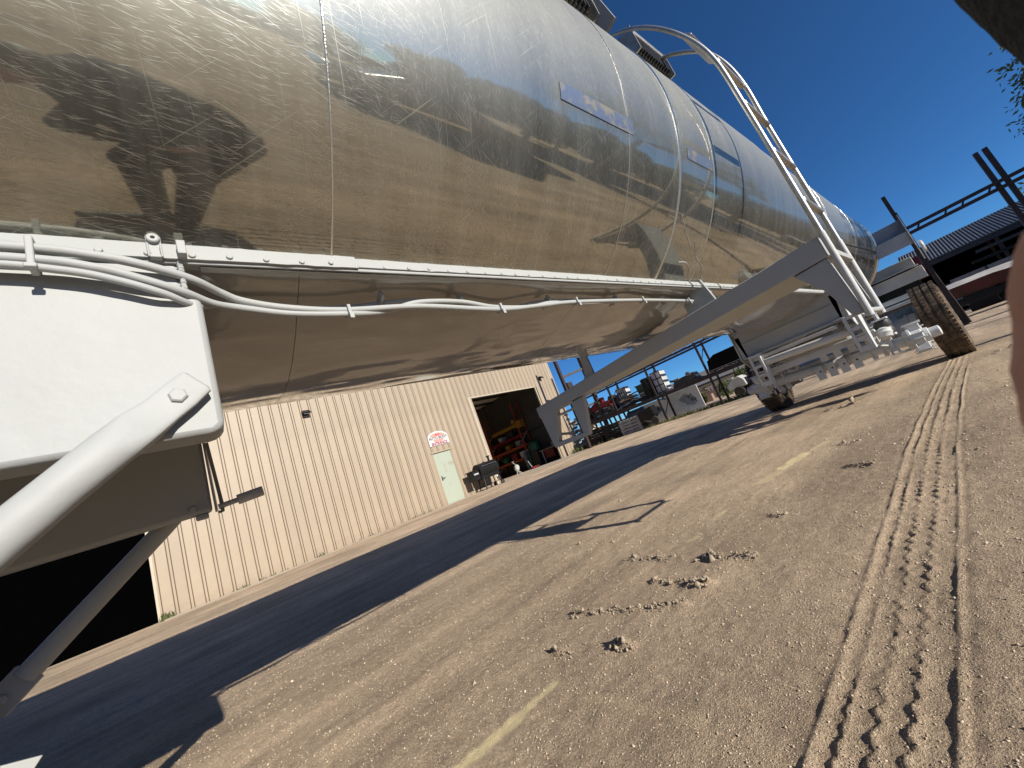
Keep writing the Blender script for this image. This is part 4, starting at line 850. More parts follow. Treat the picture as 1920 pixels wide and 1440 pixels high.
cg = MB()
for k in range(5): cg.box(1.55, 2.05, -.5, -.47, Zs + .02 + .24 * k, Zs + .05 + .24 * k)
for k in range(5): cg.box(1.55 + .12 * k, 1.57 + .12 * k, -.5, -.47, Zs, Zs + 1.0)
item('wire_crate', (1.8, -.7, Zs), 'white slatted crate with wire front at a rack post', 'crate', [('box', MB().box(1.55, 2.05, -.98, -.52, Zs, Zs + 1.02), 'whitematte'), ('wire_front', cg, 'black')])
r_ = random.Random(3)
for k in range(16):
    s0 = r_.uniform(.75, 1.9); z0 = Zs + .04 + r_.random() * .5 * (1 - abs(s0 - 1.3)); L_ = r_.uniform(.25, .6); a_ = r_.uniform(-.35, .35)
    mt_ = r_.choice(['whitematte', 'darkgrey', 'red', 'yellowwood', 'darkgrey', 'greywood']); cl_ = {'whitematte': 'white', 'darkgrey': 'dark', 'red': 'red', 'yellowwood': 'pale yellow', 'greywood': 'grey'}[mt_]
    item('scrap_plank', (s0, -.5, z0), 'short ' + cl_ + ' scrap board in the jumbled pile on the rack shelf', 'board', [('plank', MB().beam((s0 - L_, -.2 - .5 * r_.random(), z0 - a_ * L_ * .4), (s0 + L_, -.2 - .5 * r_.random(), z0 + a_ * L_ * .4 + .05), .09, .05), mt_)], 'scrap boards piled on the rack shelf')
item('barrel', (.34, -.42, Zs), 'tall black plastic barrel standing on the rack shelf', 'barrel', [('drum', MB().lathe((.34, -.42, Zs), (0, 0, 1), [(0, .24), (.02, .27), (.3, .285), (.31, .30), (.35, .30), (.36, .285), (.62, .285), (.63, .30), (.67, .30), (.68, .285), (.93, .27), (.95, .25), (.96, .05)], 28), 'black')])
item('green_bin', (.9, -.8, Zs), 'small green bin left of the black barrel on the shelf', 'bin', [('body', MB().prism([(.75, -.95, Zs), (1.0, -.95, Zs), (1.06, -.95, Zs + .75), (.70, -.95, Zs + .75)], (0, .35, 0)), 'green'), ('rim', MB().box(.67, 1.09, -.98, -.57, Zs + .75, Zs + .80), 'darkgrey')])
ib = MB(); 
for k in range(4): ib.box(-.50, -.04, -.165, -.15, Zs + .02 + .32 * k, Zs + .06 + .32 * k)
for k in range(3): ib.box(-.50 + .22 * k, -.475 + .22 * k, -.17, -.15, Zs, Zs + 1.0)
item('caged_tote', (-.27, -.5, Zs), 'white liquid tote in a black cage beside the barrel', 'tote', [('bottle', MB().box(-.48, -.06, -.85, -.18, Zs + .03, Zs + 1.0), 'whitematte'), ('cage', ib, 'black')])
tb_ = MB()
for k in range(9): tb_.tube([(.55 + .02 * k, -.25 - .07 * k, Zs + .06 + .05 * (k % 3)), (2.0 - .03 * k, -.3 - .06 * k, Zs + .05 + .04 * (k % 4))], .03, 8)
item('pipe_bundle', (1.2, -.4, Zs), 'bundle of dark pipes lying low on the rack shelf', 'pipes', [('pipe', tb_, 'darkgrey')])
item('truck_cap', (-3.55, -.5, Zs), 'glossy black pickup bed cap with side windows stored on the rack shelf', 'truck cap', [
    ('shell', MB().prism([(-2.50, -.95, Zs + .02), (-2.62, -.85, Zs + .46), (-2.95, -.8, Zs + .62), (-4.5, -.8, Zs + .64), (-4.75, -.9, Zs + .30), (-4.75, -.95, Zs + .02)], (0, 1.0, 0)), 'suv'),
    ('side_window', MB().prism([(-3.5, .055, Zs + .30), (-3.48, .055, Zs + .50), (-3.72, .055, Zs + .50), (-3.72, .055, Zs + .30)], (0, .006, 0)), 'glass'),
    ('side_window', MB().prism([(-3.77, .055, Zs + .30), (-3.77, .055, Zs + .50), (-3.95, .055, Zs + .50), (-4.05, .055, Zs + .30)], (0, .006, 0)), 'glass'),
    ('rear_window', MB().prism([(-2.52, -.8, Zs + .12), (-2.60, -.8, Zs + .42), (-2.60, -.0, Zs + .42), (-2.52, -.0, Zs + .12)], (.012, 0, 0)), 'glass'),
    ('trim_strip', MB().box(-4.7, -2.55, .052, .060, Zs + .05, Zs + .075), 'lightgrey'),
    ('emblem', MB().lathe((-3.0, .052, Zs + .13), (0, 1, 0), [(0, .05), (.006, .05), (.007, .03), (.004, .028)], 16), 'chrome')])
for k, (s0, s1, h_, mt, lab) in enumerate(((-1.9, -.75, .34, 'darkgrey', 'low dark machine casting on the rack shelf right of the caged tote'), (2.25, 2.9, .30, 'black', 'low black crate on the rack shelf beneath the wire crate'), (-6.7, -5.1, .55, 'darkgrey', 'dark covered bundle at the far right end of the rack shelf'))):
    item('shelf_load', ((s0 + s1) / 2, -.5, Zs), lab, 'machine part', [('body', MB().prism([(s0, -.85, Zs), (s0 + .1, -.85, Zs + h_), (s1 - .15, -.85, Zs + h_ * .8), (s1, -.85, Zs)], (0, .6, 0)), mt), ('lug', MB().cyl((s0 + .3, -.3, Zs + h_), (s0 + .3, -.15, Zs + h_), .09).box(s1 - .4, s1 - .2, -.4, -.2, Zs + h_ * .8, Zs + h_), 'grey')])
for k in range(6): item('hanging_pipe', (2.3 + .3 * k, -.7, .55), ('leftmost', 'second', 'third', 'fourth', 'fifth', 'rightmost')[k] + ' dark upright pipe stored behind the pallets under the rack', 'pipe', [('pipe', MB().tube([(2.3 + .3 * k, -.95, .0), (2.34 + .3 * k, -.9, 1.1)], .05, 8), 'darkgrey'), ('cap', MB().cyl((2.34 + .3 * k, -.9, 1.1), (2.342 + .3 * k, -.9, 1.14), .055, n=8), 'black')], 'upright pipes behind the pallets')
# pallets under the shelf
def pallet(o, mat, label, group, first=[{}]):
    t = rthing('pallet', o, label, 'pallet', group)
    c = first[0].get(mat)
    if c is None:
        ks = []
        for k in range(6): ks.append(MB().box(-.55 + .19 * k, -.42 + .19 * k, -.5, .5, .115, .135).build('top_board', mat, t, local=True, smooth=False))
        for y in (-.48, -.04, .40): ks.append(MB().box(-.55, .53, y, y + .08, .022, .113).build('stringer', mat, t, local=True, smooth=False))
        for k in range(3): ks.append(MB().box(-.55 + .45 * k, -.42 + .45 * k, -.5, .5, 0, .02).build('bottom_board', mat, t, local=True, smooth=False))
        first[0][mat] = ks
    else:
        for o_ in c: inst(o_, t)
    return t
ORD = ('lowest', 'second', 'third', 'fourth', 'fifth', 'sixth', 'seventh')
for k in range(7): pallet((3.95 + .03 * (k % 2), -.35, -.10 + .142 * k), 'darkwood', ORD[k] + ' black wooden pallet from the ground in the left dark stack under the rack', 'pallets in the left dark stack')
for k in range(6): pallet((2.72 - .03 * (k % 2), -.25, -.02 + .142 * k), 'darkwood', ORD[k] + ' black wooden pallet from the ground in the right dark stack under the rack', 'pallets in the right dark stack')
for k in range(5): pallet((1.62 + .02 * (k % 2), -.1, .05 + .142 * k), 'greywood', ORD[k] + ' grey painted pallet from the ground in the pale stack under the rack', 'pallets in the grey stack')
item('white_wall_panel', (.0, -1.6, 0), 'white panel wall with scribbled dark lettering behind the rack', 'wall', [('panel', MB().box(.2, 1.75, -1.66, -1.6, .0, 1.12), 'graffiti'), ('panel', MB().box(-.50, .19, -1.66, -1.6, .0, 1.12), 'whitematte'), ('panel', MB().box(-1.25, -.51, -1.66, -1.6, .0, 1.12), 'graffiti')])
wp = [o for o in D.objects if o.name == 'white_wall_panel'][0]; g3 = random.Random(11)
for k in range(9):
    s0, z0 = (1.45 - .13 * k, .62 + .06 * (k % 3)) if k < 6 else (-.65 - .15 * (k - 6), .75 - .12 * (k - 6))
    pts = [(s0, -1.592, z0)]
    for q in range(6): pts.append((s0 + g3.uniform(-.10, .10), -1.592, z0 + g3.uniform(-.20, .20)))
    rbuild(MB().tube(smooth(pts, 4), .011, 5), 'scribble', 'black', wp, (.0, -1.6, 0))
item('grey_tank', (1.75, -.9, .1), 'dark grey metal tank behind the grey pallets', 'tank', [('body', MB().lathe((1.2, -.9, .75), (1, 0, 0), [(0, .05), (.03, .25), (.1, .33), (.9, .33), (.97, .25), (1, .05)], 20), 'grey'), ('stand', MB().box(1.3, 2.1, -1.1, -.7, .05, .45), 'darkgrey')])
# tipped black dump cart
item('dump_cart', (.55, .25, .08), 'black poly dump cart with two small wheels by the rack foot', 'cart', [
    ('tub', MB().prism([(.20, .0, .50), (.28, .0, .92), (.98, .0, .80), (.92, .0, .48), (.7, .0, .36), (.4, .0, .36)], (0, .55, 0)), 'black'),
    ('wheel', MB().lathe((.95, .0, .26), (0, 1, 0), [(0, .08), (.0, .16), (.02, .18), (.06, .18), (.08, .16), (.08, .08)], 18), 'rubber'),
    ('wheel', MB().lathe((.28, .5, .26), (0, 1, 0), [(0, .08), (.0, .16), (.02, .18), (.06, .18), (.08, .16), (.08, .08)], 18), 'rubber'),
    ('axle', MB().tube([(.95, .04, .26), (.28, .54, .26)], .02, 8), 'grey'), ('frame', MB().tube([(.9, .3, .4), (.62, .3, .28), (.3, .3, .40)], .025, 8), 'lightgrey'),
    ('handle', MB().tube([(.98, .28, .7), (1.15, .3, .45), (1.25, .32, .2)], .02, 8), 'lightgrey')])
# crushed white blocks at the building corner and gabion like rubble wall
rub = rthing('rubble_wall', (5.3, -1.6, -.1), 'pale rubble block wall between the building corner and the rack', 'wall')
st0 = None
for k in range(90):
    x = r_.uniform(4.5, 6.4); z = r_.uniform(-.1, 2.0); sx, sz_ = r_.uniform(.08, .17), r_.uniform(.05, .11)
    o = MB().obox((0, 0, 0), (sx, 0, r_.uniform(-.03, .03)), (0, .14, 0), (0, 0, sz_)).build('stone', r_.choice(['whitematte', 'whitematte', 'stone', 'darkgrey', 'yellowwood']), rub, local=True, bevel=.02) if k < 8 else inst(st_[k % 8], rub)
    if k == 0: st_ = []
    if k < 8: st_.append(o)
    o.location = (x - 5.3, r_.uniform(-.15, .15), z); o.rotation_euler = (0, r_.uniform(-.4, .4), 0)
# ------------------------------------------------------------------ background yard
def boxthing(name, loc, rz, label, cat, parts, group=None):
    t = thing(name, loc, rz, label, cat, group)
    for nm, m_, mt in parts: m_.build(nm, mat=mt, parent=t, local=True)
    return t
gpz = [(14.9, 13.15), (16.1, 12.55)]
gp = thing('gantry', (15.5, 12.85, .25), 0, 'dark steel post frame with cross rails beside the tall workshop door', 'frame')
for (x, y), w_ in zip(gpz, (.075, .085)): MB().box(x - w_, x + w_, y - w_, y + w_, .2, 5.6).build('post', 'rackdark', gp)
for z in (4.1, 2.2): MB().beam((gpz[0][0], gpz[0][1], z), (gpz[1][0], gpz[1][1], z + .12), .08, .11).build('cross_rail', 'rackdark', gp)
MB().box(14.98, 15.35, 13.0, 13.2, 3.35, 3.75).build('junction_box', 'rackdark', gp)
# golf cart
gc = thing('golf_cart', (19.3, 6.55, tz(19, 6.5)), RA + math.pi, 'white golf cart with alloy wheels parked beside the rack', 'golf cart')
def gl(m_, n_, mt, **k): return m_.build(n_, mt, gc, local=True, **k)
gl(MB().prism([(-.95, -.5, .38), (-.98, -.5, .62), (-.72, -.5, .86), (-.35, -.5, .92), (-.18, -.5, .72), (-.15, -.5, .40)], (0, 1.0, 0)), 'front_cowl', 'whitematte', bevel=.05)
gl(MB().box(-.2, 1.15, -.5, .5, .30, .42), 'floor_pan', 'black'); gl(MB().box(.25, 1.1, -.48, .48, .42, .70), 'rear_body', 'whitematte', bevel=.04)
gl(MB().box(.25, .8, -.46, .46, .70, .82).box(.72, .82, -.46, .46, .82, 1.2), 'seat', 'darkgrey', bevel=.04)
for x, y in ((-.55, 1), (.7, 1), (-.55, -1), (.7, -1)):
    wl = gl(MB().lathe((x, y * .42, .23), (0, y, 0), [(0, .15), (0, .21), (.02, .23), (.12, .23), (.14, .20), (.14, .15)], 24), 'wheel', 'rubber')
    rm = MB().lathe((x, y * .52, .23), (0, y, 0), [(0, .15), (.02, .15), (.025, .13), (.0, .125)], 24)
    for k in range(6):
        an = k * math.pi / 3; rm.beam((x, y * .535, .23), (x + .14 * math.cos(an), y * .535, .23 + .14 * math.sin(an)), .035, .02, (0, 1, 0))
    gl(rm, 'rim', 'chrome')
for x, y in ((-.45, .47), (-.45, -.47), (.85, .47), (.85, -.47)): gl(MB().tube([(x, y, .7), (x * .8, y, 1.75)], .018, 8), 'roof_post', 'black')
gl(MB().box(-.6, .95, -.55, .55, 1.75, 1.80), 'roof', 'whitematte', bevel=.02)
gl(MB().tube([(-.3, .2, .85), (-.1, .2, 1.0)], .015, 8).lathe((-.1, .2, 1.0), (.8, 0, .6), [(-.01, .14), (-.01, .16), (.01, .16), (.01, .14)], 20, cap=False), 'steering_wheel', 'black')
gl(MB().box(-.92, -.80, .28, .42, .62, .70).box(-.92, -.80, -.42, -.28, .62, .70), 'headlight', 'chrome')
# far long building with a shallow grey roof, lumber, fence, low concrete slabs
fb = boxthing('long_building', (34, 14, .2), rad(97), 'long low building with grey roof beyond the storage rack', 'building', [
    ('wall', MB().box(-26, 4, -6, 0, 0, 1.35), 'whitematte'), ('roof', MB().prism([(-26.5, .6, 1.35), (-26.5, -2.8, 2.6), (-26.5, -6.4, 1.35)], (31.5, 0, 0)), 'roofgrey'), ('fascia', MB().box(-26.5, 5, .6, .66, 1.28, 1.42), 'darkgrey')])
for k in range(9): MB().box(-25 + 3.2 * k, -24.2 + 3.2 * k, .0, .03, .5, 1.1).build('window', 'glass', fb, local=True)
boxthing('flagless_boom', (30, 15.2, .2), rad(97), 'long dark steel boom reaching out above the far roof', 'boom', [('arm', MB().beam((-2.2, 0, 1.75), (1.6, 0, 2.75), .16, .16), 'darkgrey'), ('mast', MB().beam((1.45, 0, 0), (1.75, 0, 3.3), .2, .2), 'darkgrey')]).name = 'steel_boom'
for k, (s_, mt) in enumerate(((-.6, 'brick'), (-.35, 'brick'))):
    boxthing('concrete_barrier', (23.5 + k * .9, 11.6, .12 + .02 * k), rad(97), ('near' if k == 0 else 'far') + ' long reddish concrete barrier lying behind the rack posts', 'barrier', [('body', MB().prism([(-1.25, .25, .05 + .3 * k), (-1.25, -.25, .05 + .3 * k), (-1.25, -.2, .52 + .15 * k), (-1.25, .2, .52 + .15 * k)], (2.5 + k * .4, 0, 0)), mt)])
for k in range(4):
    lt = thing('lumber_stack', (27.5, 13.6 - .95 * k, .2), rad(97), ('first', 'second', 'third', 'fourth')[k] + ' stack of pale sawn lumber from the left behind the barriers', 'lumber', 'lumber stacks behind the barriers')
    for i in range(6):
        for j in range(2): MB().box(-.42 + .02 * (i % 2), .42, -.3 + .3 * j, -.04 + .3 * j, .05 + .15 * i, .165 + .15 * i).build('board', 'yellowwood' if (i + k) % 3 else 'wood', lt, local=True)
fn = thing('picket_fence', (27, 11.2, .2), rad(97), 'pale picket fence behind the reddish barriers', 'fence')
pk = None
for k in range(16):
    if pk is None: pk = MB().box(-.04, .04, -.01, .01, 0, .95).build('picket', 'whitematte', fn, local=True); o = pk
    else: o = inst(pk, fn)
    o.location = (-2.2 + .19 * k, 0, 0)
MB().box(-2.3, .9, .011, .04, .3, .37).build('fence_rail', 'whitematte', fn, local=True)
# vegetation ---------------------------------------------------------------
def leaves(n_, cen, rad_, size, lump=9, flat_=1.0, seed=0):
    g = np.random.default_rng(seed); L_ = g.normal(0, 1, (lump, 3)); L_ /= np.linalg.norm(L_, axis=1)[:, None]; L_ *= g.uniform(.35, .8, (lump, 1))
    lr = g.uniform(.28, .5, lump); wch = g.integers(0, lump, n_)
    d = g.normal(0, 1, (n_, 3)); d /= np.linalg.norm(d, axis=1)[:, None]; d *= g.uniform(.2, 1, (n_, 1)) ** .5
    p = (L_[wch] + d * lr[wch][:, None]) * np.array(rad_) + np.array(cen)
    u_ = g.normal(0, 1, (n_, 3)); u_ /= np.linalg.norm(u_, axis=1)[:, None]; v_ = np.cross(u_, g.normal(0, 1, (n_, 3))); v_ /= np.linalg.norm(v_, axis=1)[:, None]
    s_ = size * g.uniform(.6, 1.4, (n_, 1)); a_ = u_ * s_; b_ = v_ * s_ * .45
    V = np.stack([p - a_, p - b_, p + a_, p + b_], 1); return V
def tree(name, loc, h_, rad_, n_, size, label, mat='leaf', seed=1, trunk=.12, group=None, bare=.5, cat='tree'):
    t = thing(name, loc, 0, label, cat, group); g = random.Random(seed)
    tr = MB(); top = h_ - rad_[2] * .9; tr.tube([(0, 0, -.1), (.05, .02, top * .5), (0, .06, top), (.1, 0, h_ - rad_[2] * .4)], [trunk, trunk * .8, trunk * .6, trunk * .25], 8)
    for k in range(9):
        a_ = g.uniform(0, 6.28); e = g.uniform(.15, .9); z0 = top * g.uniform(.75, 1.05)
        q = (math.cos(a_) * rad_[0] * e, math.sin(a_) * rad_[1] * e, h_ - rad_[2] + g.uniform(-.4, .75) * rad_[2])
        tr.tube([(0, .04, z0), (q[0] * .45, q[1] * .45, (z0 + q[2]) * .52), q], [trunk * .4, trunk * .22, trunk * .06], 6)
    tr.build('trunk', 'bark', t, local=True)
    V = leaves(n_, (0, 0, h_ - rad_[2]), rad_, size, 14, seed=seed).reshape(-1, 3)
    o = fast_mesh('crown', V, np.arange(len(V)).reshape(-1, 4), mat); o.parent = t; return t
# tree whose branch tips hang into the right of the picture
rt = thing('leafy_tree', (8.8, -5.6, 0), 0, 'leafy tree whose thin branch tips hang in at the upper right', 'tree')
tk_ = MB().tube([(0, 0, -.1), (.1, .2, 1.5), (.1, .5, 2.6), (.2, 1.0, 3.6)], [.18, .15, .12, .07], 10); LV = []
gg = np.random.default_rng(5)
tips = [((8.95, -1.62, 3.62), 60), ((9.0, -1.72, 3.50), 50), ((9.0, -1.48, 3.30), 34), ((9.1, -1.55, 3.12), 90), ((8.9, -1.50, 2.95), 70), ((9.0, -1.46, 2.80), 70), ((9.05, -1.42, 2.62), 60), ((9.0, -1.30, 2.48), 50), ((9.0, -1.9, 3.2), 160), ((9.2, -2.3, 3.0), 220), ((8.6, -2.6, 3.7), 260), ((9.4, -1.10, 1.78), 26), ((9.3, -1.5, 1.6), 60)]
for (x, y, z), n_ in tips:
    a_ = np.array([8.9, -4.4, 3.5]) if z > 2 else np.array([9.2, -3.5, 2.2]); e = np.array([x, y, z]); mid = (a_ + e) / 2 + np.array([0, 0, .25])
    ts = np.linspace(0, 1, 14)[:, None]; pts = (1 - ts) ** 2 * a_ + 2 * ts * (1 - ts) * mid + ts ** 2 * e
    tk_.tube([tuple(p - np.array([8.8, -5.6, 0])) for p in pts], list(np.linspace(.022, .0035, 14)), 5)
    n_ = int(n_ * 4.5); idx_ = gg.uniform(.25, 1.0, n_) ** .4 * 13; base = np.stack([np.interp(idx_, np.arange(14), pts[:, c]) for c in range(3)], 1) + gg.normal(0, .045, (n_, 3))
    u_ = gg.normal(0, 1, (n_, 3)) + np.array([0, .6, -.5]); u_ /= np.linalg.norm(u_, axis=1)[:, None]; v_ = np.cross(u_, gg.normal(0, 1, (n_, 3))); v_ /= np.linalg.norm(v_, axis=1)[:, None]
    s_ = gg.uniform(.022, .048, (n_, 1)); LV.append(np.stack([base, base + u_ * s_ + v_ * s_ * .4, base + u_ * 2 * s_, base + u_ * s_ - v_ * s_ * .4], 1))
LV.append(leaves(4500, (8.9, -5.2, 4.6), (2.3, 2.2, 1.5), .055, 16, seed=8))
tk_.build('trunk', 'bark', rt, local=True); LV = np.concatenate(LV).reshape(-1, 3) - np.array([8.8, -5.6, 0])
o = fast_mesh('crown', LV, np.arange(len(LV)).reshape(-1, 4), 'leaf'); o.parent = rt
# trees behind the photographer, seen mirrored in the tank
for k, (x, y, h_, r_x, n_, mt, lab) in enumerate(((9.5, -15.5, 5.2, 2.6, 5200, 'leafdry', 'olive shrubby tree mirrored in the middle of the tank'), (13.5, -14.5, 5.6, 3.0, 5600, 'leafdry', 'wide olive tree mirrored right of the dark car'), (17.5, -13.0, 4.9, 2.6, 5200, 'leaf', 'green tree mirrored at the right end of the tree row'), (6.2, -21, 5.0, 2.0, 3200, 'leafdry', 'thin pale tree mirrored above the car roof'), (23.5, -20, 3.6, 2.4, 3000, 'leaf', 'low dark tree mirrored beyond the others'), (11.5, -11.8, 3.9, 2.0, 2600, 'leafdry', 'low olive shrub mirrored nearest behind the dark car'), (15.2, -11.2, 4.1, 2.2, 2800, 'leaf', 'round green shrub mirrored in the dark band of the tank'), (20.2, -11.6, 4.2, 2.3, 2600, 'leaf', 'broad green shrub mirrored right of the round one'), (25.5, -13.5, 4.4, 2.6, 2400, 'leafdry', 'far olive shrub mirrored near the ladder'), (8.0, -12.6, 3.4, 1.9, 2400, 'leafdry', 'small olive shrub mirrored left of the car roof'))):
    tree('shade_tree', (x, y, 0), h_, (r_x, r_x, h_ * .46), int(n_ * 2.2), .12, lab, mt, 20 + k, .14)
for k, (x, y, s_) in enumerate(((19.6, 9.3, .9), (20.3, 8.2, .8), (21.0, 7.3, 1.1))):
    tree('bush', (x, y, tz(x, y)), 1.25 * s_, (.55 * s_, .55 * s_, .62 * s_), 1300, .05, ('left', 'middle', 'right')[k] + ' green bush growing behind the golf cart and rack', 'leaf', 40 + k, .03, cat='bush')
for k, (x, y, h_) in enumerate(((42, 22, 2.9), (48, 16, 3.3), (46, 10, 3.0), (52, 4, 3.2))):
    tree('far_tree', (x, y, 0), h_, (1.5, 1.5, 1.1), 700, .16, ('first', 'second', 'third', 'fourth')[k] + ' small dark tree from the left above the far roof line', 'leaf', 60 + k, .08)
# weeds
def weeds(spots, name, label):
    V = []
    for (x0, y0, x1, y1, n_, h_, wd) in spots:
        t_ = rng.uniform(0, 1, n_); x = x0 + (x1 - x0) * t_ + rng.normal(0, wd, n_); y = y0 + (y1 - y0) * t_ + rng.normal(0, wd, n_); z = tz(x, y) - .01
        hh = h_ * rng.uniform(.3, 1.2, n_); an = rng.uniform(0, 6.28, n_); le = hh * rng.uniform(.1, .7, n_); wv = hh * .06 + .004
        b_ = np.stack([x, y, z], 1); dd = np.stack([np.cos(an), np.sin(an), 0 * an], 1); pp = np.stack([-np.sin(an), np.cos(an), 0 * an], 1)
        top = b_ + dd * le[:, None]; top[:, 2] += hh; md = b_ + dd * le[:, None] * .35; md[:, 2] += hh * .6
        V.append(np.stack([b_ - pp * wv[:, None], b_ + pp * wv[:, None], md + pp * wv[:, None] * .7, md - pp * wv[:, None] * .7], 1)); V.append(np.stack([md - pp * wv[:, None] * .7, md + pp * wv[:, None] * .7, top, top + 1e-4], 1))
    V = np.concatenate(V).reshape(-1, 3); o = fast_mesh(name, V, np.arange(len(V)).reshape(-1, 4), 'grass'); tag(o, label, 'weeds', kind='stuff'); return o
weeds([(16.0, 9.2, 18.4, 5.2, 1500, .16, .22), (15.3, 14.6, 16.2, 14.1, 400, .25, .15), (15.7, 13.4, 16.3, 9.6, 700, .14, .25), (.9, 13.42, 1.5, 13.47, 22, .11, .05), (2.3, 13.5, 2.5, 13.52, 14, .14, .04), (3.6, 13.62, 4.3, 13.68, 18, .09, .05), (-1.1, 13.2, -.9, 13.25, 60, .16, .05), (.3, 13.3, .6, 13.3, 40, .1, .04), (5.4, 13.7, 6.3, 13.75, 40, .12, .04)], 'weeds', 'green and straw coloured weeds along the wall and rack foot')
# ------------------------------------------------------------------ right side of the yard
shd = thing('open_shed', (33, -6, 0), 0, 'long dark open shed with ribbed grey roof at right', 'shed')
sh0 = None
for y in np.arange(-15, 1.0, .9):
    if sh0 is None:
        m_ = MB()
        for q in range(7): m_.prism([(31.0, -15 + .1286 * q, 3.14), (31.0, -15 + .012 + .1286 * q, 3.175), (31.0, -15 + .032 + .1286 * q, 3.175), (31.0, -15 + .045 + .1286 * q, 3.14), (31.0, -15 + .1286 + .1286 * q, 3.14), (31.0, -15 + .1286 + .1286 * q, 3.10), (31.0, -15 + .1286 * q, 3.10)], (5, 0, 1.36))
        sh0 = m_.build('roof_sheet', 'roofrib', shd, smooth=False); o = sh0
    else: o = inst(sh0, shd); o.location = (0, y + 15, 0)
for y in np.arange(-14.6, 1.2, 3.1): MB().box(31.2, 31.35, y - .07, y + .07, -.05, 3.1).build('post', 'rackdark', shd); MB().box(35.6, 35.75, y - .07, y + .07, -.05, 3.95).build('post', 'rackdark', shd)
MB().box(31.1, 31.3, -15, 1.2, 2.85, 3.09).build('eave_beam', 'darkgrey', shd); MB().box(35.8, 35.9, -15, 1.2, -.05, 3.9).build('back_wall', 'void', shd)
for k in range(6): boxthing('steel_stock', (28.5, -1.0 - .05 * k, .0), 0, ('lowest', 'second', 'third', 'fourth', 'fifth', 'topmost')[k] + ' long dark steel bundle racked before the shed', 'steel bundle', [('bundle', MB().box(-.2, .2, -9, 1.2 - .25 * k, .35 + .40 * k, .47 + .40 * k).box(-.22, .22, -4, -3.8, .3 + .4 * k, .35 + .4 * k), 'darkgrey' if k % 2 else 'black')], 'steel bundles before the shed')
for k in range(5):
    boxthing('pale_crate', (25.5, -.6 - 1.1 * k, 0), 0, ('first', 'second', 'third', 'fourth', 'fifth')[k] + ' grey panel crate from the left in the row before the shed', 'crate', [('crate', MB().box(-.3, .3, -.5, .5, .95, 1.55), 'grey'), ('stand', MB().box(-.25, .25, -.45, .45, 0, .95), 'black')], 'grey crates before the shed')
tp = thing('covered_boat', (21.5, -1.6, 0), rad(-82), 'red hulled trailer load under a crumpled white tarp at right', 'boat')
V = []; nx_, ny_ = 26, 9
for i in range(nx_):
    for j in range(ny_):
        t_ = i / (nx_ - 1); q = j / (ny_ - 1) * 2 - 1; V.append((-1.8 + 4.6 * t_, q * .6, 1.12 + .20 * (1 - abs(q) ** 1.5) * (1 - .45 * t_) + .10 * vnoise(t_ * 6, q * 2, .8) - .12 * t_))
MB().add(V, [(i * ny_ + j, (i + 1) * ny_ + j, (i + 1) * ny_ + j + 1, i * ny_ + j + 1) for i in range(nx_ - 1) for j in range(ny_ - 1)]).build('tarp_cover', 'tarp', tp, local=True, ang=80)
MB().prism([(-1.8, -.58, 1.12), (-1.7, -.45, .72), (2.6, -.45, .66), (2.8, -.58, 1.0)], (0, 1.16, 0)).build('hull', pm('dark_red_hull_paint', (.07, .006, .008), .6, 0, (.03, .005, .006), 3), tp, local=True); MB().box(-1.9, 2.9, -.5, .5, .42, .66).build('bed', 'black', tp, local=True)
MB().box(-1.5, 2.4, -.4, .4, .38, .55).build('trailer_frame', 'black', tp, local=True)
for x in (-.4, 1.2): MB().cyl((x, -.55, .3), (x, -.38, .3), .3).build('wheel', 'rubber', tp, local=True); MB().cyl((x, .38, .3), (x, .55, .3), .3).build('wheel', 'rubber', tp, local=True)
# black pipe rack against the sky
pr = thing('pipe_rack', (16, -3, 0), 0, 'tall black steel pipe rack with twin rails and uprights against the sky', 'rack')
for y in (.125, -1.63, -1.79, -4.6, -4.76, -7.6): MB().box(15.93, 16.07, y - .045, y + .045, -.05, (4.15 if y > 0 else 3.95)).build('upright', 'rackdark', pr)
MB().box(16.10, 16.2, .06, .15, -.05, 3.6).build('upright', 'rackdark', pr)
for z in (2.86, 3.02): MB().box(15.9, 15.925, -7.7, .2, z - .045, z + .045).build('rail', 'rackdark', pr)
for y in (-.12, -.66, -.98, -1.45, -2.2, -3.1, -4.0, -5.2, -6.2): MB().beam((15.912, y, 2.90), (15.912, y - .05, 2.98), .02, .04).build('rail_web', 'rackdark', pr)
MB().beam((16, .12, 1.6), (16.5, .05, .0), .08, .08).build('stay', 'rackdark', pr)
# lamp post off to the right that throws the thin shadow across the track behind the wheel
lp = thing('utility_pole', (13.9, -12.5, 0), 0, 'wooden utility pole standing behind the camera side of the yard', 'pole'); MB().tube([(0, 0, -.1), (0, 0, 6.6)], [.11, .08], 12).build('pole', 'wood', lp, local=True); MB().box(-.6, .6, -.05, .05, 6.1, 6.22).build('cross_arm', 'wood', lp, local=True)
# parked car mirrored in the tank
pc = thing('parked_car', (4.6, -6.6, 0), rad(8), 'dark grey sedan mirrored in the scratched tank side', 'car')
def pl_(m_, n_, mt, **k): return m_.build(n_, mt, pc, local=True, **k)
side = [(-2.2, .32), (-2.25, .75), (-2.1, .95), (-1.45, 1.0), (1.0, .95), (2.05, .82), (2.25, .62), (2.2, .3)]
pl_(MB().prism([(x, -.88, z) for x, z in side], (0, 1.76, 0)), 'body', 'carsilver', bevel=.07)
pl_(MB().prism([(-1.55, -.72, .98), (-.85, -.62, 1.42), (.25, -.62, 1.44), (1.05, -.74, .96)], (0, 1.44, 0)), 'cabin', 'glass', bevel=.05)
pl_(MB().prism([(-.95, -.60, 1.425), (.32, -.60, 1.445), (.28, -.60, 1.475), (-.85, -.60, 1.46)], (0, 1.2, 0)), 'roof', 'carsilver', bevel=.02)
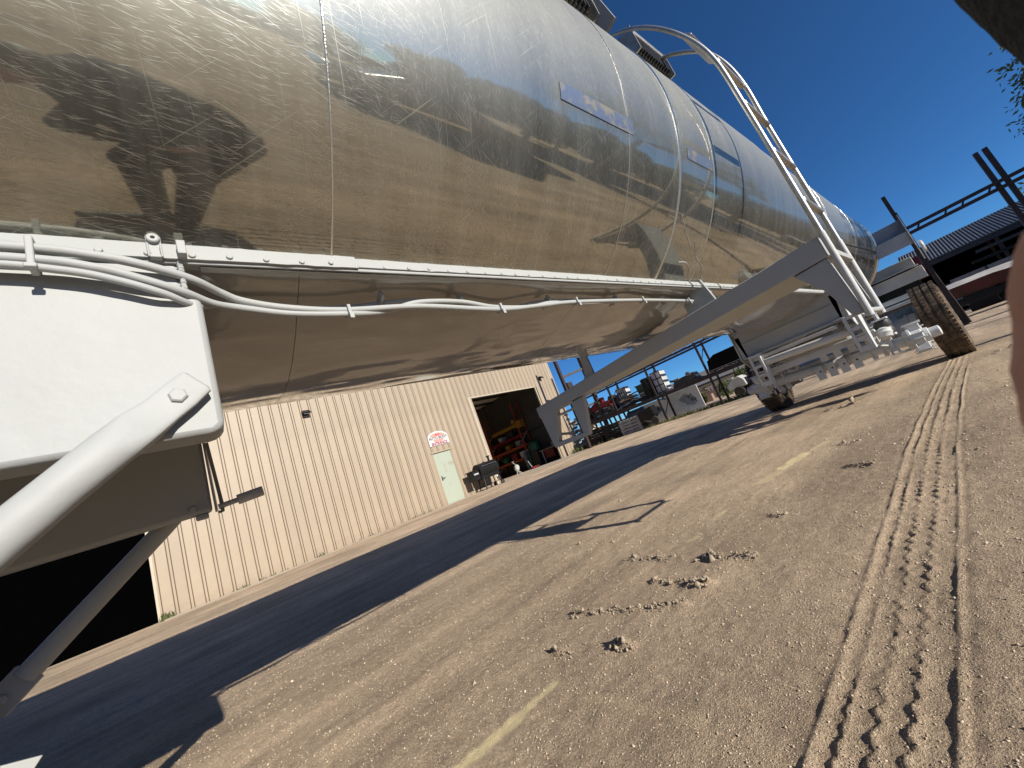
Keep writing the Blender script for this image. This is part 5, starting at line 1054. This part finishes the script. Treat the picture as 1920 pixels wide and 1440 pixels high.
for sgn in (-1, 1):
    for a_, b_ in (((-1.5, 1.0), (-.88, 1.43)), ((-.25, 1.0), (-.2, 1.44)), ((1.02, .98), (.28, 1.45))): pl_(MB().beam((a_[0], sgn * .735, a_[1]), (b_[0], sgn * .64, b_[1]), .05, .06), 'pillar', 'chrome')
    pl_(MB().box(-1.5, 1.0, sgn * .885 - .01, sgn * .885 + .01, .93, .96), 'trim_strip', 'chrome')
    pl_(MB().box(2.0, 2.2, sgn * .62 - .18, sgn * .62 + .18, .64, .76), 'headlight', 'chrome', bevel=.03)
    for x in (-1.35, 1.4):
        wl = pl_(MB().lathe((x, sgn * .70, .33), (0, sgn, 0), [(0, .2), (0, .31), (.03, .33), (.17, .33), (.20, .30), (.20, .2)], 28), 'wheel', 'rubber')
        MB().lathe((x, sgn * .88, .33), (0, sgn, 0), [(0, .2), (.01, .19), (.0, .05), (.02, .03)], 20).build('rim', 'chrome', wl, local=True)
# dark fence and low flatbeds far behind the photographer
ff = thing('board_fence', (6, -27, 0), 0, 'dark board fence far behind the parked car', 'fence')
fb0 = None
for k in range(60):
    if fb0 is None: fb0 = MB().box(-.31, .31, -.02, .02, 0, 1.7).build('board', 'darkwood', ff, local=True); o = fb0
    else: o = inst(fb0, ff)
    o.location = (-22 + .64 * k, 0, .02 * (k % 3))
for k, (x, y) in enumerate(((26, -15), (34, -20))):
    boxthing('flatbed_trailer', (x, y, 0), rad(-40), ('near' if k == 0 else 'far') + ' low dark flatbed trailer mirrored as a dark strip', 'trailer', [('deck', MB().box(-6, 6, -1.2, 1.2, .75, .95), 'black'), ('wheel', MB().cyl((2, -1.2, .45), (2, 1.2, .45), .45), 'rubber'), ('wheel', MB().cyl((3.2, -1.2, .45), (3.2, 1.2, .45), .45), 'rubber'), ('load', MB().box(-5, 4, -.9, .9, .95, 1.4), 'darkgrey')], 'flatbed trailers behind the photographer')
# ------------------------------------------------------------------ the photographer (mirrored in the tank; sleeve and finger reach the picture's right edge)
CP = Vector((0, 0, .70)); cF, cR, cU = Vector(CAM_F), Vector(CAM_R), Vector(CAM_U)
segs = []      # (p, q, r0, r1, material index): 0 jacket, 1 trousers, 2 skin, 3 hair, 4 shoe, 5 red shoe trim
def cap(p, q, r0, r1, m_): segs.append((Vector(p), Vector(q), r0, r1, m_))
hipc, chest, neck, head = (.30, -.44, .56), (-.02, -.40, .80), (-.15, -.33, .88), (-.265, -.27, .92)
cap(hipc, (.16, -.43, .70), .21, .20, 1); cap((.2, -.43, .68), chest, .225, .240, 0); cap(chest, neck, .215, .085, 0)
cap((.08, -.36, .66), (.20, -.30, .62), .17, .15, 0); cap((-.06, -.30, .72), (.02, -.28, .66), .13, .13, 0); cap(neck, (-.20, -.31, .90), .058, .055, 2); cap(head, (-.31, -.24, .885), .092, .080, 2); cap((-.245, -.275, .965), (-.20, -.29, .93), .092, .085, 3)
cap((-.385, -.205, .88), (-.365, -.215, .90), .014, .012, 2); cap((-.30, -.345, .90), (-.29, -.35, .925), .016, .014, 2); cap((-.25, -.17, .91), (-.24, -.175, .935), .016, .014, 2); cap((-.355, -.225, .84), (-.33, -.235, .845), .03, .04, 2)
for h_, k_, a_, t_ in (((.37, -.42, .53), (.20, -.03, .42), (.14, .34, .10), (.12, .50, .04)), ((.23, -.46, .53), (.00, -.04, .46), (.04, .31, .10), (-.20, .34, .04))):
    cap(h_, k_, .145, .095, 1); cap(k_, a_, .078, .052, 1); a2 = Vector(a_) - Vector((0, 0, .05)); cap(Vector(a_), a2, .05, .05, 5); cap(a2, Vector(t_), .048, .040, 4); cap(a2 + (a2 - Vector(t_)) * .25, a2, .042, .048, 4)
sh_r = (.06, -.42, .86)
cap((-.02, -.40, .82), sh_r, .10, .085, 0); cap(sh_r, (.24, -.25, .80), .075, .062, 0); cap((.24, -.25, .80), (0.2367, -0.0795, 0.8027), .060, .040, 0); cap((0.2367, -0.0795, 0.8027), (0.2310, -0.0790, 0.7439), .040, .036, 0)
pr_ = (0.1697, -0.0468, 0.6988); cap((0.2310, -0.0790, 0.7439), pr_, .028, .026, 2); cap(pr_, (0.1171, -0.0299, 0.6817), .026, .022, 2)
fing = [((0.1356, -0.0332, 0.7041), (0.0907, -0.0129, 0.6992), (0.0818, -0.0035, 0.6782), 0.009), ((0.1372, -0.0365, 0.6910), (0.0976, -0.0187, 0.6786), (0.0639, -0.0094, 0.6781), 0.0088), ((0.1199, -0.0336, 0.6858), (0.0703, -0.0158, 0.6808), (0.0354, -0.0073, 0.6875), 0.0084)]
for q0, q1, q2, r_ in fing:
    cap(q0, q1, r_ * 1.12, r_, 2); cap(q1, q2, r_, r_ * .85, 2)
# left arm supports the phone from behind
sh_l = (-.08, -.27, .80); eb = (-.18, -.14, .62); wl_ = (-.085, -.075, .665)
cap(chest, sh_l, .10, .085, 0); cap(sh_l, eb, .072, .058, 0); cap(eb, wl_, .056, .040, 0); cap(wl_, (-.05, -.055, .68), .030, .028, 2)
for k in range(4):
    o_ = Vector((-.045, -.05, .66 + .018 * k)); cap(o_, o_ + Vector((.028, -.010, .006)), .0095, .0088, 2); cap(o_ + Vector((.028, -.010, .006)), o_ + Vector((.045, -.030, .004)), .0088, .0075, 2)
cap((-.055, -.05, .70), (-.045, -.035, .735), .011, .009, 2)
me = D.meshes.new('person'); bm = bmesh.new()
for p, q, r0, r1, m_ in segs:
    L_ = (q - p).length; n_ = max(2, int(L_ / (min(r0, r1) * .35)) + 1)
    for i in range(n_ + 1):
        t_ = i / n_; bmesh.ops.create_icosphere(bm, subdivisions=2, radius=r0 + (r1 - r0) * t_, matrix=Matrix.Translation(p.lerp(q, t_)))
bm.to_mesh(me); bm.free()
po = D.objects.new('person_tmp', me); COL.objects.link(po)
rmod = po.modifiers.new('fuse', 'REMESH'); rmod.mode = 'VOXEL'; rmod.voxel_size = .0042
smod = po.modifiers.new('soft', 'SMOOTH'); smod.factor = .5; smod.iterations = 5
bpy.context.view_layer.update(); me2 = D.meshes.new_from_object(po.evaluated_get(bpy.context.evaluated_depsgraph_get())); D.objects.remove(po)
me2.materials.clear()
for k in ('jacket', 'trousers', 'skin', 'hair', 'shoe', 'shoered'): me2.materials.append(M[k])
nv = len(me2.vertices); co = np.zeros(nv * 3); me2.vertices.foreach_get('co', co); co = co.reshape(-1, 3)
best = np.full(nv, 1e9); lab = np.zeros(nv, int)
for p, q, r0, r1, m_ in segs:
    p = np.array(p); d = np.array(q) - p; t_ = np.clip(((co - p) @ d) / (d @ d + 1e-12), 0, 1)
    ds = np.linalg.norm(co - p - t_[:, None] * d, axis=1) - (r0 + (r1 - r0) * t_); u_ = ds < best; best[u_] = ds[u_]; lab[u_] = m_
npol = len(me2.polygons); ls = np.zeros(npol, int); me2.polygons.foreach_get('loop_start', ls); lv = np.zeros(len(me2.loops), int); me2.loops.foreach_get('vertex_index', lv)
me2.polygons.foreach_set('material_index', lab[lv[ls]].astype(np.int32)); me2.polygons.foreach_set('use_smooth', np.ones(npol, bool))
person = D.objects.new('person', me2); COL.objects.link(person)
tag(person, 'person in dark fleece crouching with a phone, mirrored in the tank, sleeve at upper right', 'person')
ph = MB().obox(CP - cF * .012 - cR * .052 + cU * .024, cR * .075, cU * .036, cF * .004).build('phone_body', 'phone', None, bevel=.002)
ph.name = 'phone'; tag(ph, 'black phone held low by the crouching photographer', 'phone')
